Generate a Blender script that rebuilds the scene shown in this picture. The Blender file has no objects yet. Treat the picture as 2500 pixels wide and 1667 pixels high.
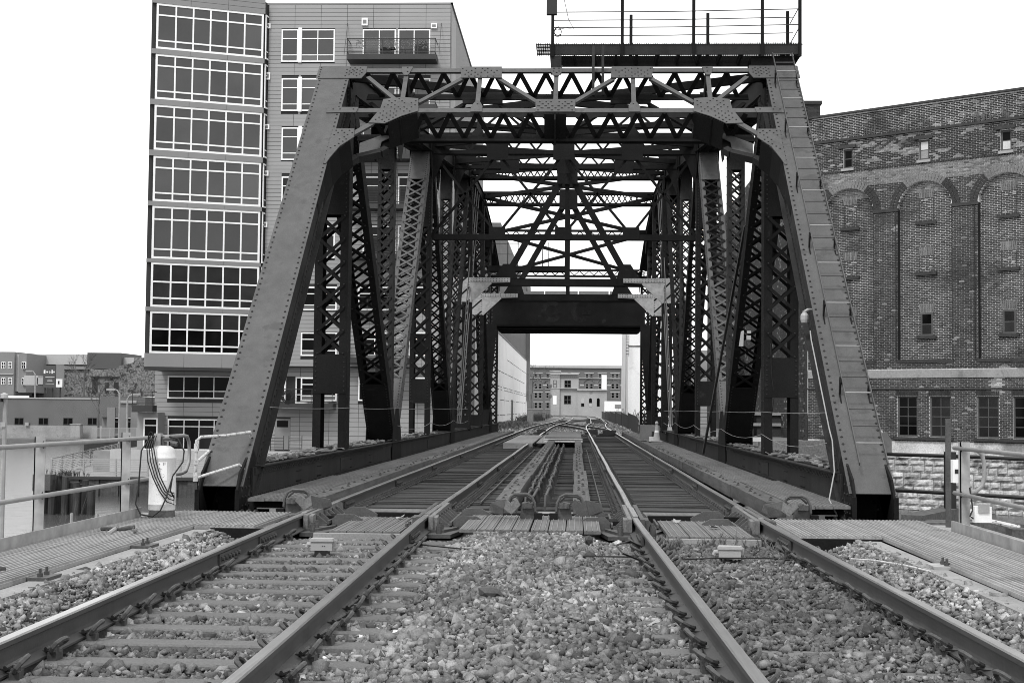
import bpy, math, random
import numpy as np
from mathutils import Vector, Matrix
random.seed(7); RNG = np.random.default_rng(7)
SC = bpy.context.scene
COL = SC.collection
# ------------------------------------------------------------------ camera
HC = 1.289
FPX = 3472.0                       # focal length in pixels of a 2500 px wide picture
_y, _p, _r = math.radians(2.6), math.radians(2.71), math.radians(.55)
fw = Vector((-math.sin(_y)*math.cos(_p), math.cos(_y)*math.cos(_p), math.sin(_p)))
rt = Vector((math.cos(_y), math.sin(_y), 0)); up = rt.cross(fw)
rt2 = rt*math.cos(_r) + up*math.sin(_r); up2 = up*math.cos(_r) - rt*math.sin(_r)
cam = bpy.data.cameras.new('camera'); co = bpy.data.objects.new('camera', cam); COL.objects.link(co)
co.matrix_world = Matrix(((rt2.x, up2.x, -fw.x, 0), (rt2.y, up2.y, -fw.y, 0), (rt2.z, up2.z, -fw.z, HC), (0, 0, 0, 1)))
cam.sensor_width = 36; cam.lens = 36*FPX/2500; cam.clip_start = .1; cam.clip_end = 6000
SC.camera = co
def at(px, py, Y=None, Z=None, X=None):
    d = rt2*((px-1250)/FPX) - up2*((py-833.5)/FPX) + fw
    k = Y/d.y if Y is not None else ((Z-HC)/d.z if Z is not None else X/d.x)
    return Vector((d.x*k, d.y*k, HC + d.z*k))
# ------------------------------------------------------------------ sky: even overcast, grey picture
W = bpy.data.worlds.new('World'); SC.world = W; W.use_nodes = True
nt = W.node_tree; nt.nodes.clear()
sky = nt.nodes.new('ShaderNodeTexSky'); sky.sky_type = 'NISHITA'; sky.sun_disc = False
SUN_EL, SUN_AZ = math.radians(52), math.radians(205)       # azimuth from +Y, clockwise: behind the camera, a little left
sky.sun_elevation = SUN_EL; sky.sun_rotation = SUN_AZ
bw = nt.nodes.new('ShaderNodeRGBToBW'); mx = nt.nodes.new('ShaderNodeMix'); mx.data_type = 'FLOAT'
bg = nt.nodes.new('ShaderNodeBackground'); ow = nt.nodes.new('ShaderNodeOutputWorld')
nt.links.new(sky.outputs[0], bw.inputs[0]); nt.links.new(bw.outputs[0], mx.inputs[2])
mx.inputs[0].default_value = .93; mx.inputs[3].default_value = 10.2
nt.links.new(mx.outputs[0], bg.inputs[0]); bg.inputs[1].default_value = .1
nt.links.new(bg.outputs[0], ow.inputs[0])
sl = bpy.data.lights.new('sun', 'SUN'); sl.energy = 1.5; sl.angle = math.radians(14); sl.color = (1, 1, 1)
so = bpy.data.objects.new('sun', sl); COL.objects.link(so)
_sd = Vector((math.sin(SUN_AZ)*math.cos(SUN_EL), math.cos(SUN_AZ)*math.cos(SUN_EL), math.sin(SUN_EL)))
so.rotation_euler = _sd.to_track_quat('Z', 'Y').to_euler(); so.location = (0, -20, 60)
SC.view_settings.view_transform = 'Standard'; SC.view_settings.look = 'None'
SC.view_settings.exposure = .6; SC.view_settings.gamma = 1
SC.view_settings.use_curve_mapping = False
SC.cycles.filter_width = .95
# ------------------------------------------------------------------ materials (all grey: the place is seen in black and white)
def mat(name, c, rough=.75, var=.25, scale=2., fine=.2, fscale=45., bump=.15, tone=False, rnd=0., metal=0., spec=.4,
        streak=0., stain=0., stain_c=.02, stain_s=1.5, stain_t=.62, grain=None, bscale=None, gamp=.7):
    kx = lambda v: v*(.66 if v <= .4 else min(1., .66+.34*(v-.4)/.33)); c = kx(c); stain_c = kx(stain_c)      # real base colours: the picture is exposed bright
    m = bpy.data.materials.new(name); m.use_nodes = True
    t = m.node_tree; N = t.nodes; L = t.links; b = N['Principled BSDF']
    geo = N.new('ShaderNodeNewGeometry')
    def noise(s, det=4, vec=None, ro=.55):
        n = N.new('ShaderNodeTexNoise'); n.inputs['Scale'].default_value = s; n.inputs['Detail'].default_value = det
        n.inputs['Roughness'].default_value = ro
        L.new(vec or geo.outputs['Position'], n.inputs['Vector']); return n.outputs[0]
    def mth(op, a, bb=None, cc=None, clamp=False):
        q = N.new('ShaderNodeMath'); q.operation = op; q.use_clamp = clamp
        for i, v in enumerate((a, bb, cc)):
            if v is None: continue
            if isinstance(v, (int, float)): q.inputs[i].default_value = v
            else: L.new(v, q.inputs[i])
        return q.outputs[0]
    def vmap(sx, sy, sz):
        q = N.new('ShaderNodeMapping'); q.inputs['Scale'].default_value = (sx, sy, sz); L.new(geo.outputs['Position'], q.inputs['Vector']); return q.outputs[0]
    n1 = noise(scale); n2 = noise(fscale, 2)
    fac = mth('MULTIPLY_ADD', n1, 4*var, 1-2*var)
    fac = mth('ADD', fac, mth('MULTIPLY_ADD', n2, 4*fine, -2*fine))
    if streak:
        n3 = noise(1, 3, vmap(7, 7, .5)); fac = mth('ADD', fac, mth('MULTIPLY_ADD', n3, 4*streak, -2*streak))
    if grain:
        n4 = noise(1, 4, vmap(*grain)); fac = mth('ADD', fac, mth('MULTIPLY_ADD', n4, 2*gamp, -gamp))
    if tone:
        a = N.new('ShaderNodeAttribute'); a.attribute_name = 'tone'; fac = mth('MULTIPLY', fac, a.outputs['Fac'])
    if rnd:
        oi = N.new('ShaderNodeObjectInfo'); fac = mth('MULTIPLY', fac, mth('MULTIPLY_ADD', oi.outputs['Random'], 2*rnd, 1-rnd))
    val = mth('MULTIPLY', mth('MAXIMUM', fac, .12), c)
    if stain:
        s = noise(stain_s, 6, ro=.65)
        k = mth('MULTIPLY', mth('MULTIPLY_ADD', s, 14, -14*stain_t, clamp=True), stain)
        mm = N.new('ShaderNodeMix'); mm.data_type = 'FLOAT'; L.new(k, mm.inputs[0]); L.new(val, mm.inputs[2]); mm.inputs[3].default_value = stain_c
        val = mm.outputs[0]
    L.new(val, b.inputs['Base Color'])
    b.inputs['Roughness'].default_value = rough; b.inputs['Metallic'].default_value = metal
    b.inputs['Specular IOR Level'].default_value = spec
    if bump:
        bn = N.new('ShaderNodeBump'); bn.inputs['Strength'].default_value = bump; bn.inputs['Distance'].default_value = .02
        L.new(noise(bscale or fscale*.7, 4), bn.inputs['Height']); L.new(bn.outputs[0], b.inputs['Normal'])
    return m
M = {}
M['post'] = mat('grey_bridge_paint', .098, .6, .20, 1.3, .16, 70, .2, streak=.16, stain=.8, stain_c=.062, stain_s=2.6, stain_t=.57)
M['steel'] = mat('dark_bridge_steel', .0165, .75, .3, 1.4, .25, 40, .2, streak=.1, stain=.5, stain_c=.05, stain_s=2.6, stain_t=.64, spec=.08)
M['steel_mid'] = mat('weathered_bridge_steel', .042, .7, .3, 1.4, .2, 40, .2, streak=.12, stain=.5, stain_c=.014, stain_s=2.0, stain_t=.6, spec=.08)
M['rivet'] = mat('rivet_rust_and_shade', .014, .7, .2, 3, .2, 40, 0)  # rust, plus the shading below each rivet painted into one dark colour
M['galv'] = mat('galvanised_gusset', .42, .55, .22, 2.5, .2, 9, .05)
M['rail'] = mat('rusty_rail', .078, .6, .18, 1.5, .12, 60, .05, streak=.12, stain=.4, stain_c=.05, stain_s=5, stain_t=.6)
M['railtop'] = mat('worn_rail_head', .52, .3, .15, 1.2, .06, 60, 0, metal=.8, grain=(120, .25, 1), gamp=.35)
M['clip'] = mat('rusty_spring_clip', .075, .6, .3, 9, .25, 60, .1)
M['ctie'] = mat('concrete_tie', .17, .85, .14, 3, .22, 70, .25, rnd=.1)
M['stone'] = mat('ballast_stone', .20, .92, .3, 22, .25, 120, .3, tone=True, bscale=60)
M['bed'] = mat('ballast_bed', .035, .95, .4, 8, .5, 40, .6)
M['btie'] = mat('old_bridge_tie', .052, .85, .3, 1.5, .25, 40, .35, rnd=.35, grain=(1.2, 42, 14))
M['timber'] = mat('weathered_timber', .115, .85, .3, 1.5, .25, 40, .35, rnd=.2, grain=(34, 1.4, 16))
M['pile'] = mat('dark_pile_timber', .055, .9, .4, 1.2, .3, 30, .3, grain=(8, 8, .7))
M['ridge'] = mat('worn_panel_rib', .42, .55, .15, 3, .15, 50, .05)
M['plank'] = mat('grey_deck_panel', .17, .6, .18, 2, .12, 60, .1, rnd=.08, grain=(30, .7, 9), stain=.4, stain_c=.1, stain_s=1.2, stain_t=.6)
M['grate'] = mat('pale_deck_grating', .39, .6, .16, 1.1, .18, 34, .12, stain=.5, stain_c=.17, stain_s=1.6, stain_t=.58, grain=(28, .5, 9))
M['conc'] = mat('concrete', .36, .9, .2, 1.5, .2, 50, .2, stain=.5, stain_c=.2, stain_s=2, stain_t=.6)
M['cast'] = mat('cast_steel', .10, .55, .3, 4, .25, 50, .2, stain=.6, stain_c=.15, stain_s=6, stain_t=.62)
M['castp'] = mat('pale_worn_casting', .21, .55, .35, 9, .3, 50, .2, stain=.6, stain_c=.3, stain_s=14, stain_t=.6)
M['pipe'] = mat('galvanised_pipe', .40, .5, .12, 5, .12, 90, .05, metal=.1)
M['white'] = mat('white_paint', .78, .5, .06, 3, .05, 60, .02)
M['wpipe'] = mat('flaking_white_paint', .56, .6, .2, 12, .2, 60, .1, stain=.9, stain_c=.12, stain_s=22, stain_t=.56)
M['tank'] = mat('scuffed_white_tank', .66, .5, .1, 5, .08, 60, .04, stain=.85, stain_c=.16, stain_s=16, stain_t=.64)
M['rubber'] = mat('black_rubber', .02, .5, .1, 5, .1, 60, 0)
M['black'] = mat('black_metal', .018, .5, .15, 5, .1, 60, 0)
M['clad'] = mat('grey_cladding', .41, .7, .05, .5, .05, 60, .03, rnd=.05)
M['clad2'] = mat('grey_cladding_band', .33, .7, .05, .5, .05, 60, .03, rnd=.05)
M['joint'] = mat('cladding_joint', .05, .9, .1, 1, .1, 20, 0)
M['fas'] = mat('charcoal_balcony_steel', .045, .6, .15, 1, .1, 20, 0)
M['brick'] = mat('old_brick', .046, .9, .22, .5, .3, 14, .2, tone=True, stain=.55, stain_c=.03, stain_s=.28, stain_t=.56)
M['brickp'] = mat('pale_old_brick', .235, .9, .25, .7, .3, 14, .2, tone=True, stain=.5, stain_c=.07, stain_s=.6, stain_t=.58)
M['mortar'] = mat('mortar', .62, .95, .3, .8, .25, 12, .1, stain=.7, stain_c=.12, stain_s=.3, stain_t=.55)
M['sandst'] = mat('dark_stone_sill', .06, .9, .25, 3, .3, 30, .2)
M['stucco'] = mat('pale_stucco_band', .40, .9, .2, .7, .2, 12, .2, stain=.6, stain_c=.2, stain_s=1.2, stain_t=.58)
M['lime'] = mat('limestone_block', .52, .92, .34, .9, .35, 7, .6, rnd=.25, stain=.75, stain_c=.10, stain_s=.8, stain_t=.55, bscale=5)
M['wood'] = mat('grey_window_wood', .11, .8, .2, 2, .2, 30, .05)
M['pwood'] = mat('pale_worn_board', .62, .8, .12, 2, .12, 30, .05)
M['wall_white'] = mat('whitewashed_wall', .82, .85, .06, .25, .06, 6, .05, stain=.4, stain_c=.55, stain_s=.35, stain_t=.6)
M['siding'] = mat('dark_metal_siding', .17, .6, .1, .3, .05, 10, .03)
M['pale'] = mat('pale_masonry', .44, .9, .12, .4, .15, 7, .1)
M['farbrick'] = mat('far_brick', .19, .9, .14, .4, .22, 8, .1)
M['ground'] = mat('gravel_ground', .22, .95, .25, .3, .4, 9, .3)
M['dirt'] = mat('dark_fill', .05, .95, .3, .6, .4, 12, .3)
M['twig'] = mat('bare_twig', .14, .9, .2, 3, .2, 30, 0)
M['grass'] = mat('dry_weed', .22, .9, .3, 5, .2, 30, 0)
M['leaf'] = mat('pale_dead_leaf', .4, .8, .15, 30, .1, 60, 0)
M['boxp'] = mat('pale_plastic_box', .44, .5, .08, 9, .06, 60, .03)
M['ply'] = mat('plywood', .20, .8, .15, 4, .15, 30, .05)
M['cone'] = mat('faded_cone', .45, .6, .1, 5, .1, 30, 0)
M['graf'] = mat('faded_graffiti_paint', .026, .85, .5, 1.6, .3, 12, 0, spec=.05, stain=1, stain_c=.0165, stain_s=1.5, stain_t=.5)
M['sheet'] = mat('rusted_sheet_pile', .09, .8, .35, .8, .3, 9, .1, streak=.3)
M['farpale'] = mat('far_pale_render', .5, .9, .06, .2, .06, 5, 0)
M['fargrey'] = mat('far_grey_render', .3, .9, .08, .2, .06, 5, 0)
M['farruin'] = mat('ruined_brick', .22, .95, .3, .5, .8, 3.2, .2, stain=.9, stain_c=.04, stain_s=1.3, stain_t=.53)
M['sign'] = mat('charcoal_billboard', .11, .7, .06, .5, .05, 20, 0)
M['fence'] = mat('dark_fence_screen', .035, .9, .2, .4, .2, 8, .05, streak=.12)
def glass(name, c, rough=.06, var=.3, scale=.3, spec=.5):
    m = mat(name, c, rough, var, scale, .02, 5, 0, spec=spec, rnd=.3); return m
M['glass'] = glass('grey_window_glass', .075)  # grey base stands in for sky reflected in the upper windows
M['glass2'] = glass('darker_window_glass', .05)  # darker step of the same grey, for one bay row
M['glassd'] = glass('dark_window_glass', .006, var=.5, scale=.6, spec=.06)
M['glassm'] = glass('dusty_mill_glass', .03, .3, .4, .9, spec=.15)
M['blind'] = glass('blind_behind_glass', .13, .2, .1, .2)
wm = bpy.data.materials.new('river_water'); wm.use_nodes = True
_b = wm.node_tree.nodes['Principled BSDF']; _b.inputs['Base Color'].default_value = (.06, .06, .06, 1); _b.inputs['Roughness'].default_value = .2
_b.inputs['IOR'].default_value = 1.33
_n = wm.node_tree.nodes.new('ShaderNodeTexNoise'); _n.inputs['Scale'].default_value = 2.2; _n.inputs['Detail'].default_value = 5
_g = wm.node_tree.nodes.new('ShaderNodeNewGeometry'); _mp = wm.node_tree.nodes.new('ShaderNodeMapping'); _mp.inputs['Scale'].default_value = (.55, .35, 1)
wm.node_tree.links.new(_g.outputs['Position'], _mp.inputs[0]); wm.node_tree.links.new(_mp.outputs[0], _n.inputs['Vector'])
_u = wm.node_tree.nodes.new('ShaderNodeBump'); _u.inputs['Strength'].default_value = .16; _u.inputs['Distance'].default_value = .15
wm.node_tree.links.new(_n.outputs[0], _u.inputs['Height']); wm.node_tree.links.new(_u.outputs[0], _b.inputs['Normal'])
M['water'] = wm
# ------------------------------------------------------------------ mesh helpers
WL = {}                                   # world location of each parent
def wl(o): return WL.get(o.name, Vector((0, 0, 0))) if o is not None else Vector((0, 0, 0))
class MB:
    def __init__(s): s.v = []; s.f = []; s.t = []; s.mi = []; s.tone = 1.; s.m = 0
    def add(s, vs, fs):
        o = len(s.v); s.v.extend(tuple(v) for v in vs)
        for f in fs: s.f.append(tuple(i+o for i in f)); s.t.append(s.tone); s.mi.append(s.m)
        return s
    BF = ((0, 3, 2, 1), (4, 5, 6, 7), (0, 1, 5, 4), (1, 2, 6, 5), (2, 3, 7, 6), (3, 0, 4, 7))
    def box(s, x0, y0, z0, x1, y1, z1):
        if x0 > x1: x0, x1 = x1, x0
        if y0 > y1: y0, y1 = y1, y0
        if z0 > z1: z0, z1 = z1, z0
        return s.add([(x0, y0, z0), (x1, y0, z0), (x1, y1, z0), (x0, y1, z0), (x0, y0, z1), (x1, y0, z1), (x1, y1, z1), (x0, y1, z1)], s.BF)
    def bar(s, a, b, w, h, side=None, ext=0.):
        """box from a to b, w along side, h along the third axis"""
        a = Vector(a); b = Vector(b); d = (b-a).normalized(); a = a-d*ext; b = b+d*ext
        if side is None:
            side = d.cross(Vector((0, 0, 1)))
            if side.length < 1e-4: side = Vector((1, 0, 0))
        side = Vector(side); side = (side - d*side.dot(d)).normalized(); o = d.cross(side)
        p = side*(w/2); q = o*(h/2)
        return s.add([a-p-q, a+p-q, a+p+q, a-p+q, b-p-q, b+p-q, b+p+q, b-p+q], s.BF)
    def tube(s, pts, r, n=8, cap=True):
        pts = [Vector(p) for p in pts]; N = len(pts); rings = []; ref = None
        for i, p in enumerate(pts):
            d = (pts[min(i+1, N-1)] - pts[max(i-1, 0)]).normalized()
            if ref is None: ref = d.orthogonal().normalized()
            ref = (ref - d*ref.dot(d)); ref = ref.normalized() if ref.length > 1e-6 else d.orthogonal().normalized()
            o = d.cross(ref); rr = r[i] if isinstance(r, (list, tuple)) else r
            rings += [p + (ref*math.cos(2*math.pi*k/n) + o*math.sin(2*math.pi*k/n))*rr for k in range(n)]
        fs = [(i*n+k, i*n+(k+1) % n, (i+1)*n+(k+1) % n, (i+1)*n+k) for i in range(N-1) for k in range(n)]
        if cap: fs += [tuple(range(n-1, -1, -1)), tuple(range((N-1)*n, N*n))]
        return s.add(rings, fs)
    def plate(s, poly, ext):
        """flat polygon extruded along the vector ext"""
        n = len(poly); e = Vector(ext); poly = [Vector(p) for p in poly]
        nrm = Vector((0, 0, 0))
        for i in range(n): nrm += poly[i].cross(poly[(i+1) % n])
        if nrm.dot(e) < 0: poly = poly[::-1]
        vs = poly + [p+e for p in poly]
        return s.add(vs, [tuple(range(n-1, -1, -1)), tuple(range(n, 2*n))] + [(i, (i+1) % n, n+(i+1) % n, n+i) for i in range(n)])
    def rivet(s, p, nrm, r=.022):
        p = Vector(p); nrm = Vector(nrm).normalized(); a = nrm.orthogonal().normalized(); b = nrm.cross(a)
        vs = []
        for rr, h in ((1, 0), (.78, .5)):
            vs += [p + (a*math.cos(k*math.pi/3)+b*math.sin(k*math.pi/3))*r*rr + nrm*(r*h) for k in range(6)]
        vs.append(p+nrm*r*.72)
        return s.add(vs, [(k, (k+1) % 6, 6+(k+1) % 6, 6+k) for k in range(6)] + [(6+k, 6+(k+1) % 6, 12) for k in range(6)])
    def lathe(s, c, prof, n=20):
        c = Vector(c); vs = []
        for r, z in prof: vs += [c+Vector((r*math.cos(2*math.pi*k/n), r*math.sin(2*math.pi*k/n), z)) for k in range(n)]
        m = len(prof)
        return s.add(vs, [(i*n+k, i*n+(k+1) % n, (i+1)*n+(k+1) % n, (i+1)*n+k) for i in range(m-1) for k in range(n)] + [tuple(range(n-1, -1, -1)), tuple(range((m-1)*n, m*n))])
    def mesh(s, name, mats, off=Vector((0, 0, 0)), smooth=False):
        me = bpy.data.meshes.new(name)
        v = np.array(s.v, dtype=np.float64).reshape(-1, 3) - np.array(off)
        me.from_pydata(v.tolist(), [], s.f)
        for m in (mats if isinstance(mats, (list, tuple)) else [mats]): me.materials.append(m)
        if any(s.mi): me.polygons.foreach_set('material_index', s.mi)
        if any(t != 1. for t in s.t):
            a = me.attributes.new('tone', 'FLOAT', 'FACE'); a.data.foreach_set('value', s.t)
        elif any('tone' in [n.attribute_name for n in m.node_tree.nodes if n.type == 'ATTRIBUTE'] for m in me.materials):
            a = me.attributes.new('tone', 'FLOAT', 'FACE'); a.data.foreach_set('value', [1.]*len(s.f))
        if smooth: me.polygons.foreach_set('use_smooth', [True]*len(s.f))
        me.update(); return me
    def build(s, name, mats, parent=None, smooth=False, **kw):
        if not s.v: return None
        o = bpy.data.objects.new(name, s.mesh(name, mats, wl(parent), smooth)); COL.objects.link(o)
        if parent is not None: o.parent = parent
        WL[o.name] = wl(parent)
        for k, v in kw.items(): o[k] = v
        return o
def tag(o, label, cat, group=None):
    o['label'] = label; o['category'] = cat
    if group: o['group'] = group
    return o
def thing(name, loc, label, cat, group=None):
    o = bpy.data.objects.new(name, None); COL.objects.link(o); o.location = loc; o.empty_display_size = .3
    WL[o.name] = Vector(loc)
    return tag(o, label, cat, group)
def inst(me, name, parent, world, rot=None, scale=None, mt=None):
    """one more object on shared mesh data, placed in the world under a parent"""
    o = bpy.data.objects.new(name, me); COL.objects.link(o); o.location = Vector(world) - wl(parent)
    if parent is not None: o.parent = parent
    if rot is not None: o.rotation_euler = rot
    if scale is not None: o.scale = scale
    WL[o.name] = Vector(world)
    return o
def copy_tree(o, parent=None):
    c = o.copy(); COL.objects.link(c); c.parent = parent
    for ch in o.children: copy_tree(ch, c)
    return c
def structure(name, mb, m): return mb.build(name, m, None, kind='structure')
UNIT = {}
def unit(m):
    """unit cube mesh (0..1) with this material, shared by alike pieces"""
    if m.name not in UNIT: UNIT[m.name] = MB().box(0, 0, 0, 1, 1, 1).mesh('piece', m)
    return UNIT[m.name]
# ================================================================== SETTING: water, terrain
ZW = -4.2
structure('river_water', MB().box(-400, -30, ZW-.6, 120, 260, ZW), M['water'])
_t = MB(); _t.box(-700, 260, -5, 700, 1500, -.9); _t.box(-8.3, 84, -5, 700, 260.2, -.42); _t.box(-700, 212, -5, -30, 260.3, -2.6)
structure('ground', _t, M['ground'])
_t = MB(); _t.box(-5.5, -6, -7, 4.75, 17.9, -.26); structure('abutment_fill', _t, M['bed'])
_t = MB(); _t.box(-5.6, -6, -7, -5.25, 17.95, -.07); _t.box(4.3, -6, -7, 4.85, 17.95, -.07); _t.box(-5.25, 17.6, -7, 4.3, 17.95, -.24)
structure('abutment_wall', _t, M['conc'])
# ================================================================== APPROACH TRACKS
RX = (-3.305, -1.80, .725, 2.23)
def xo(y): return .0188*(math.sqrt((16.6-y)**2+.3)+(16.6-y))/2 - .0045 if y < 22 else 0.
PROF = [(-.075, -.185), (-.075, -.172), (-.012, -.150), (-.0085, -.13), (-.0085, -.055), (-.036, -.040), (-.0375, -.012), (-.030, -.002),
        (.030, -.002), (.0375, -.012), (.036, -.040), (.0085, -.055), (.0085, -.13), (.012, -.150), (.075, -.172), (.075, -.185)]
def sweep_rail(mb, path):
    n = len(PROF); vs = []; P = [Vector(p) for p in path]
    for i, p in enumerate(P):
        d = (P[min(i+1, len(P)-1)] - P[max(i-1, 0)]); d.z = 0; d.normalize(); sx = Vector((d.y, -d.x, 0))
        vs += [p + sx*a + Vector((0, 0, b)) for a, b in PROF]
    for i in range(len(P)-1):
        for k in range(n):
            mb.m = 1 if k in (6, 7, 8) and True else 0
            mb.add([vs[i*n+k], vs[i*n+(k+1) % n], vs[(i+1)*n+(k+1) % n], vs[(i+1)*n+k]], [(0, 3, 2, 1)])
    mb.m = 0
    mb.add(vs[:n], [tuple(range(n))]); mb.add(vs[-n:], [tuple(range(n-1, -1, -1))])
    return mb
clip_me = MB()
clip_me.tube([(-.055, .052, .012), (.03, .052, .012), (.052, .056, .02), (.062, .068, .036), (.056, .084, .056), (.03, .097, .071), (-.008, .10, .076), (-.042, .09, .070), (-.062, .066, .055), (-.06, .036, .036), (-.042, .012, .024), (-.008, .0, .02)], .0125, 6)
clip_me.box(-.035, .03, -.03, .035, .075, .012); clip_me.tube([(-.0, .055, .0), (-.0, .055, .04)], .017, 7)
clip_me.tube([(-.045, -.035, .006), (-.02, .05, .008)], .008, 5)
clip_me = clip_me.mesh('rail_clip', M['clip'])
def tie_mesh():
    m = MB(); h = .2
    def sec(x, z1, w): return [(x, -w-.03, -.4), (x, w+.03, -.4), (x, w, z1), (x, w-.015, z1+.012), (x, -w+.015, z1+.012), (x, -w, z1)]
    S = [sec(-1.31, -.30, .07), sec(-1.27, -.225, .09), sec(-1.1, -.202, .105), sec(1.1, -.202, .105), sec(1.27, -.225, .09), sec(1.31, -.30, .07)]
    vs = sum(S, []); n = 6
    m.add(vs, [(i*n+k, (i+1)*n+k, (i+1)*n+(k+1) % n, i*n+(k+1) % n) for i in range(5) for k in range(n)] + [tuple(range(n)), tuple(range(6*n-1, 5*n-1, -1))])
    return m.mesh('concrete_tie', M['ctie'])
tie_me = tie_mesh()
_jb = MB(); _jb.box(-.38, .012, -.145, .38, .034, -.05)
for k in range(6): _jb.tube([(-.31+.124*k, .03, -.098), (-.31+.124*k, .062, -.098)], .02, 6); _jb.box(-.33+.124*k, .034, -.12, -.29+.124*k, .042, -.076)
jb_me = _jb.mesh('joint_bar', M['clip'])
TIE_Y = [15.78 - .625*k for k in range(17)]
YL = [4.6+.55*k for k in range(25)] + [18.30]
joints = {0: (13.2, 15.0), 1: (15.55,), 2: (15.6,), 3: (15.3,)}
for t, (ia, ib) in enumerate(((0, 1), (2, 3))):
    cx = (RX[ia]+RX[ib])/2
    T = thing('railway_track', (cx, 10, -.2),
              ('approach track on the left with its concrete ties showing between the rails', 'approach track on the right with ties almost buried in ballast')[t], 'railway track', 'tracks running up to the bridge')
    for i in (ia, ib):
        sweep_rail(MB(), [(RX[i]+xo(y), y, 0) for y in YL]).build('rail', [M['rail'], M['railtop']], T)
        for jy in joints[i]:
            inst(jb_me, 'joint_bar', T, (RX[i]+xo(jy), jy, 0), (0, 0, math.pi/2 if i in (1, 2) and False else (-math.pi/2 if i in (0, 1, 2, 3) and (i in (0, 1)) else math.pi/2)))
    for k, y in enumerate(TIE_Y):
        yy = y + random.uniform(-.02, .02); dz = -.012*t + random.uniform(-.008, .004)
        ti = inst(tie_me, 'concrete_tie', T, (cx+xo(y)+random.uniform(-.02, .02), yy, dz), (0, 0, random.uniform(-.012, .012)))
        for i in (ia, ib):
            if any(abs(jy-yy) < .3 for jy in joints[i]): continue
            for sd in (-1, 1):
                c = inst(clip_me, 'rail_clip', None, (RX[i]+xo(y)+sd*.062, yy+random.uniform(-.02, .02), -.165), (random.uniform(-.1, .1), random.uniform(-.1, .1), (-math.pi/2 if sd > 0 else math.pi/2)+random.uniform(-.12, .12)), (1.22, 1.22, 1.22))
                w = c.location.copy(); c.parent = ti; c.matrix_parent_inverse = Matrix.Identity(4)
                c.location = Matrix.Rotation(-ti.rotation_euler.z, 3, 'Z') @ (w - WL[ti.name])
# ------------------------------------------------------------------ ballast, every stone real
def bz(x, y):
    x0 = x - xo(y)
    z = np.full_like(x, -.118)
    inl = np.abs(x0+2.55) < .72; inr = np.abs(x0-1.48) < .72
    z = np.where(inl, -.228, z); z = np.where(inr, -.202, z)
    e = np.clip((np.abs(x0+2.55)-1.12)/.38, 0, 1); z = np.where((np.abs(x0+2.55) >= .72) & (x0 < -.5), -.232+.114*e, z)
    e = np.clip((np.abs(x0-1.48)-1.12)/.38, 0, 1); z = np.where((np.abs(x0-1.48) >= .72) & (x0 >= -.5), -.228+.11*e, z)
    return z
def icos():
    p = (1+5**.5)/2
    v = np.array([(-1, p, 0), (1, p, 0), (-1, -p, 0), (1, -p, 0), (0, -1, p), (0, 1, p), (0, -1, -p), (0, 1, -p), (p, 0, -1), (p, 0, 1), (-p, 0, -1), (-p, 0, 1)], float)
    v /= np.linalg.norm(v[0])
    f = np.array([(0, 11, 5), (0, 5, 1), (0, 1, 7), (0, 7, 10), (0, 10, 11), (1, 5, 9), (5, 11, 4), (11, 10, 2), (10, 7, 6), (7, 1, 8), (3, 9, 4), (3, 4, 2), (3, 2, 6), (3, 6, 8), (3, 8, 9), (4, 9, 5), (2, 4, 11), (6, 2, 10), (8, 6, 7), (9, 8, 1)])
    return v, f
def np_mesh(name, V, F, tone, m):
    me = bpy.data.meshes.new(name); nv, nf, k = len(V), len(F), F.shape[1]
    me.vertices.add(nv); me.vertices.foreach_set('co', V.astype(np.float32).ravel())
    me.loops.add(nf*k); me.loops.foreach_set('vertex_index', F.astype(np.int32).ravel())
    me.polygons.add(nf); me.polygons.foreach_set('loop_start', np.arange(nf, dtype=np.int32)*k)
    a = me.attributes.new('tone', 'FLOAT', 'FACE'); a.data.foreach_set('value', tone.astype(np.float32))
    me.materials.append(m); me.update(calc_edges=True); me.validate(); return me
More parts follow.
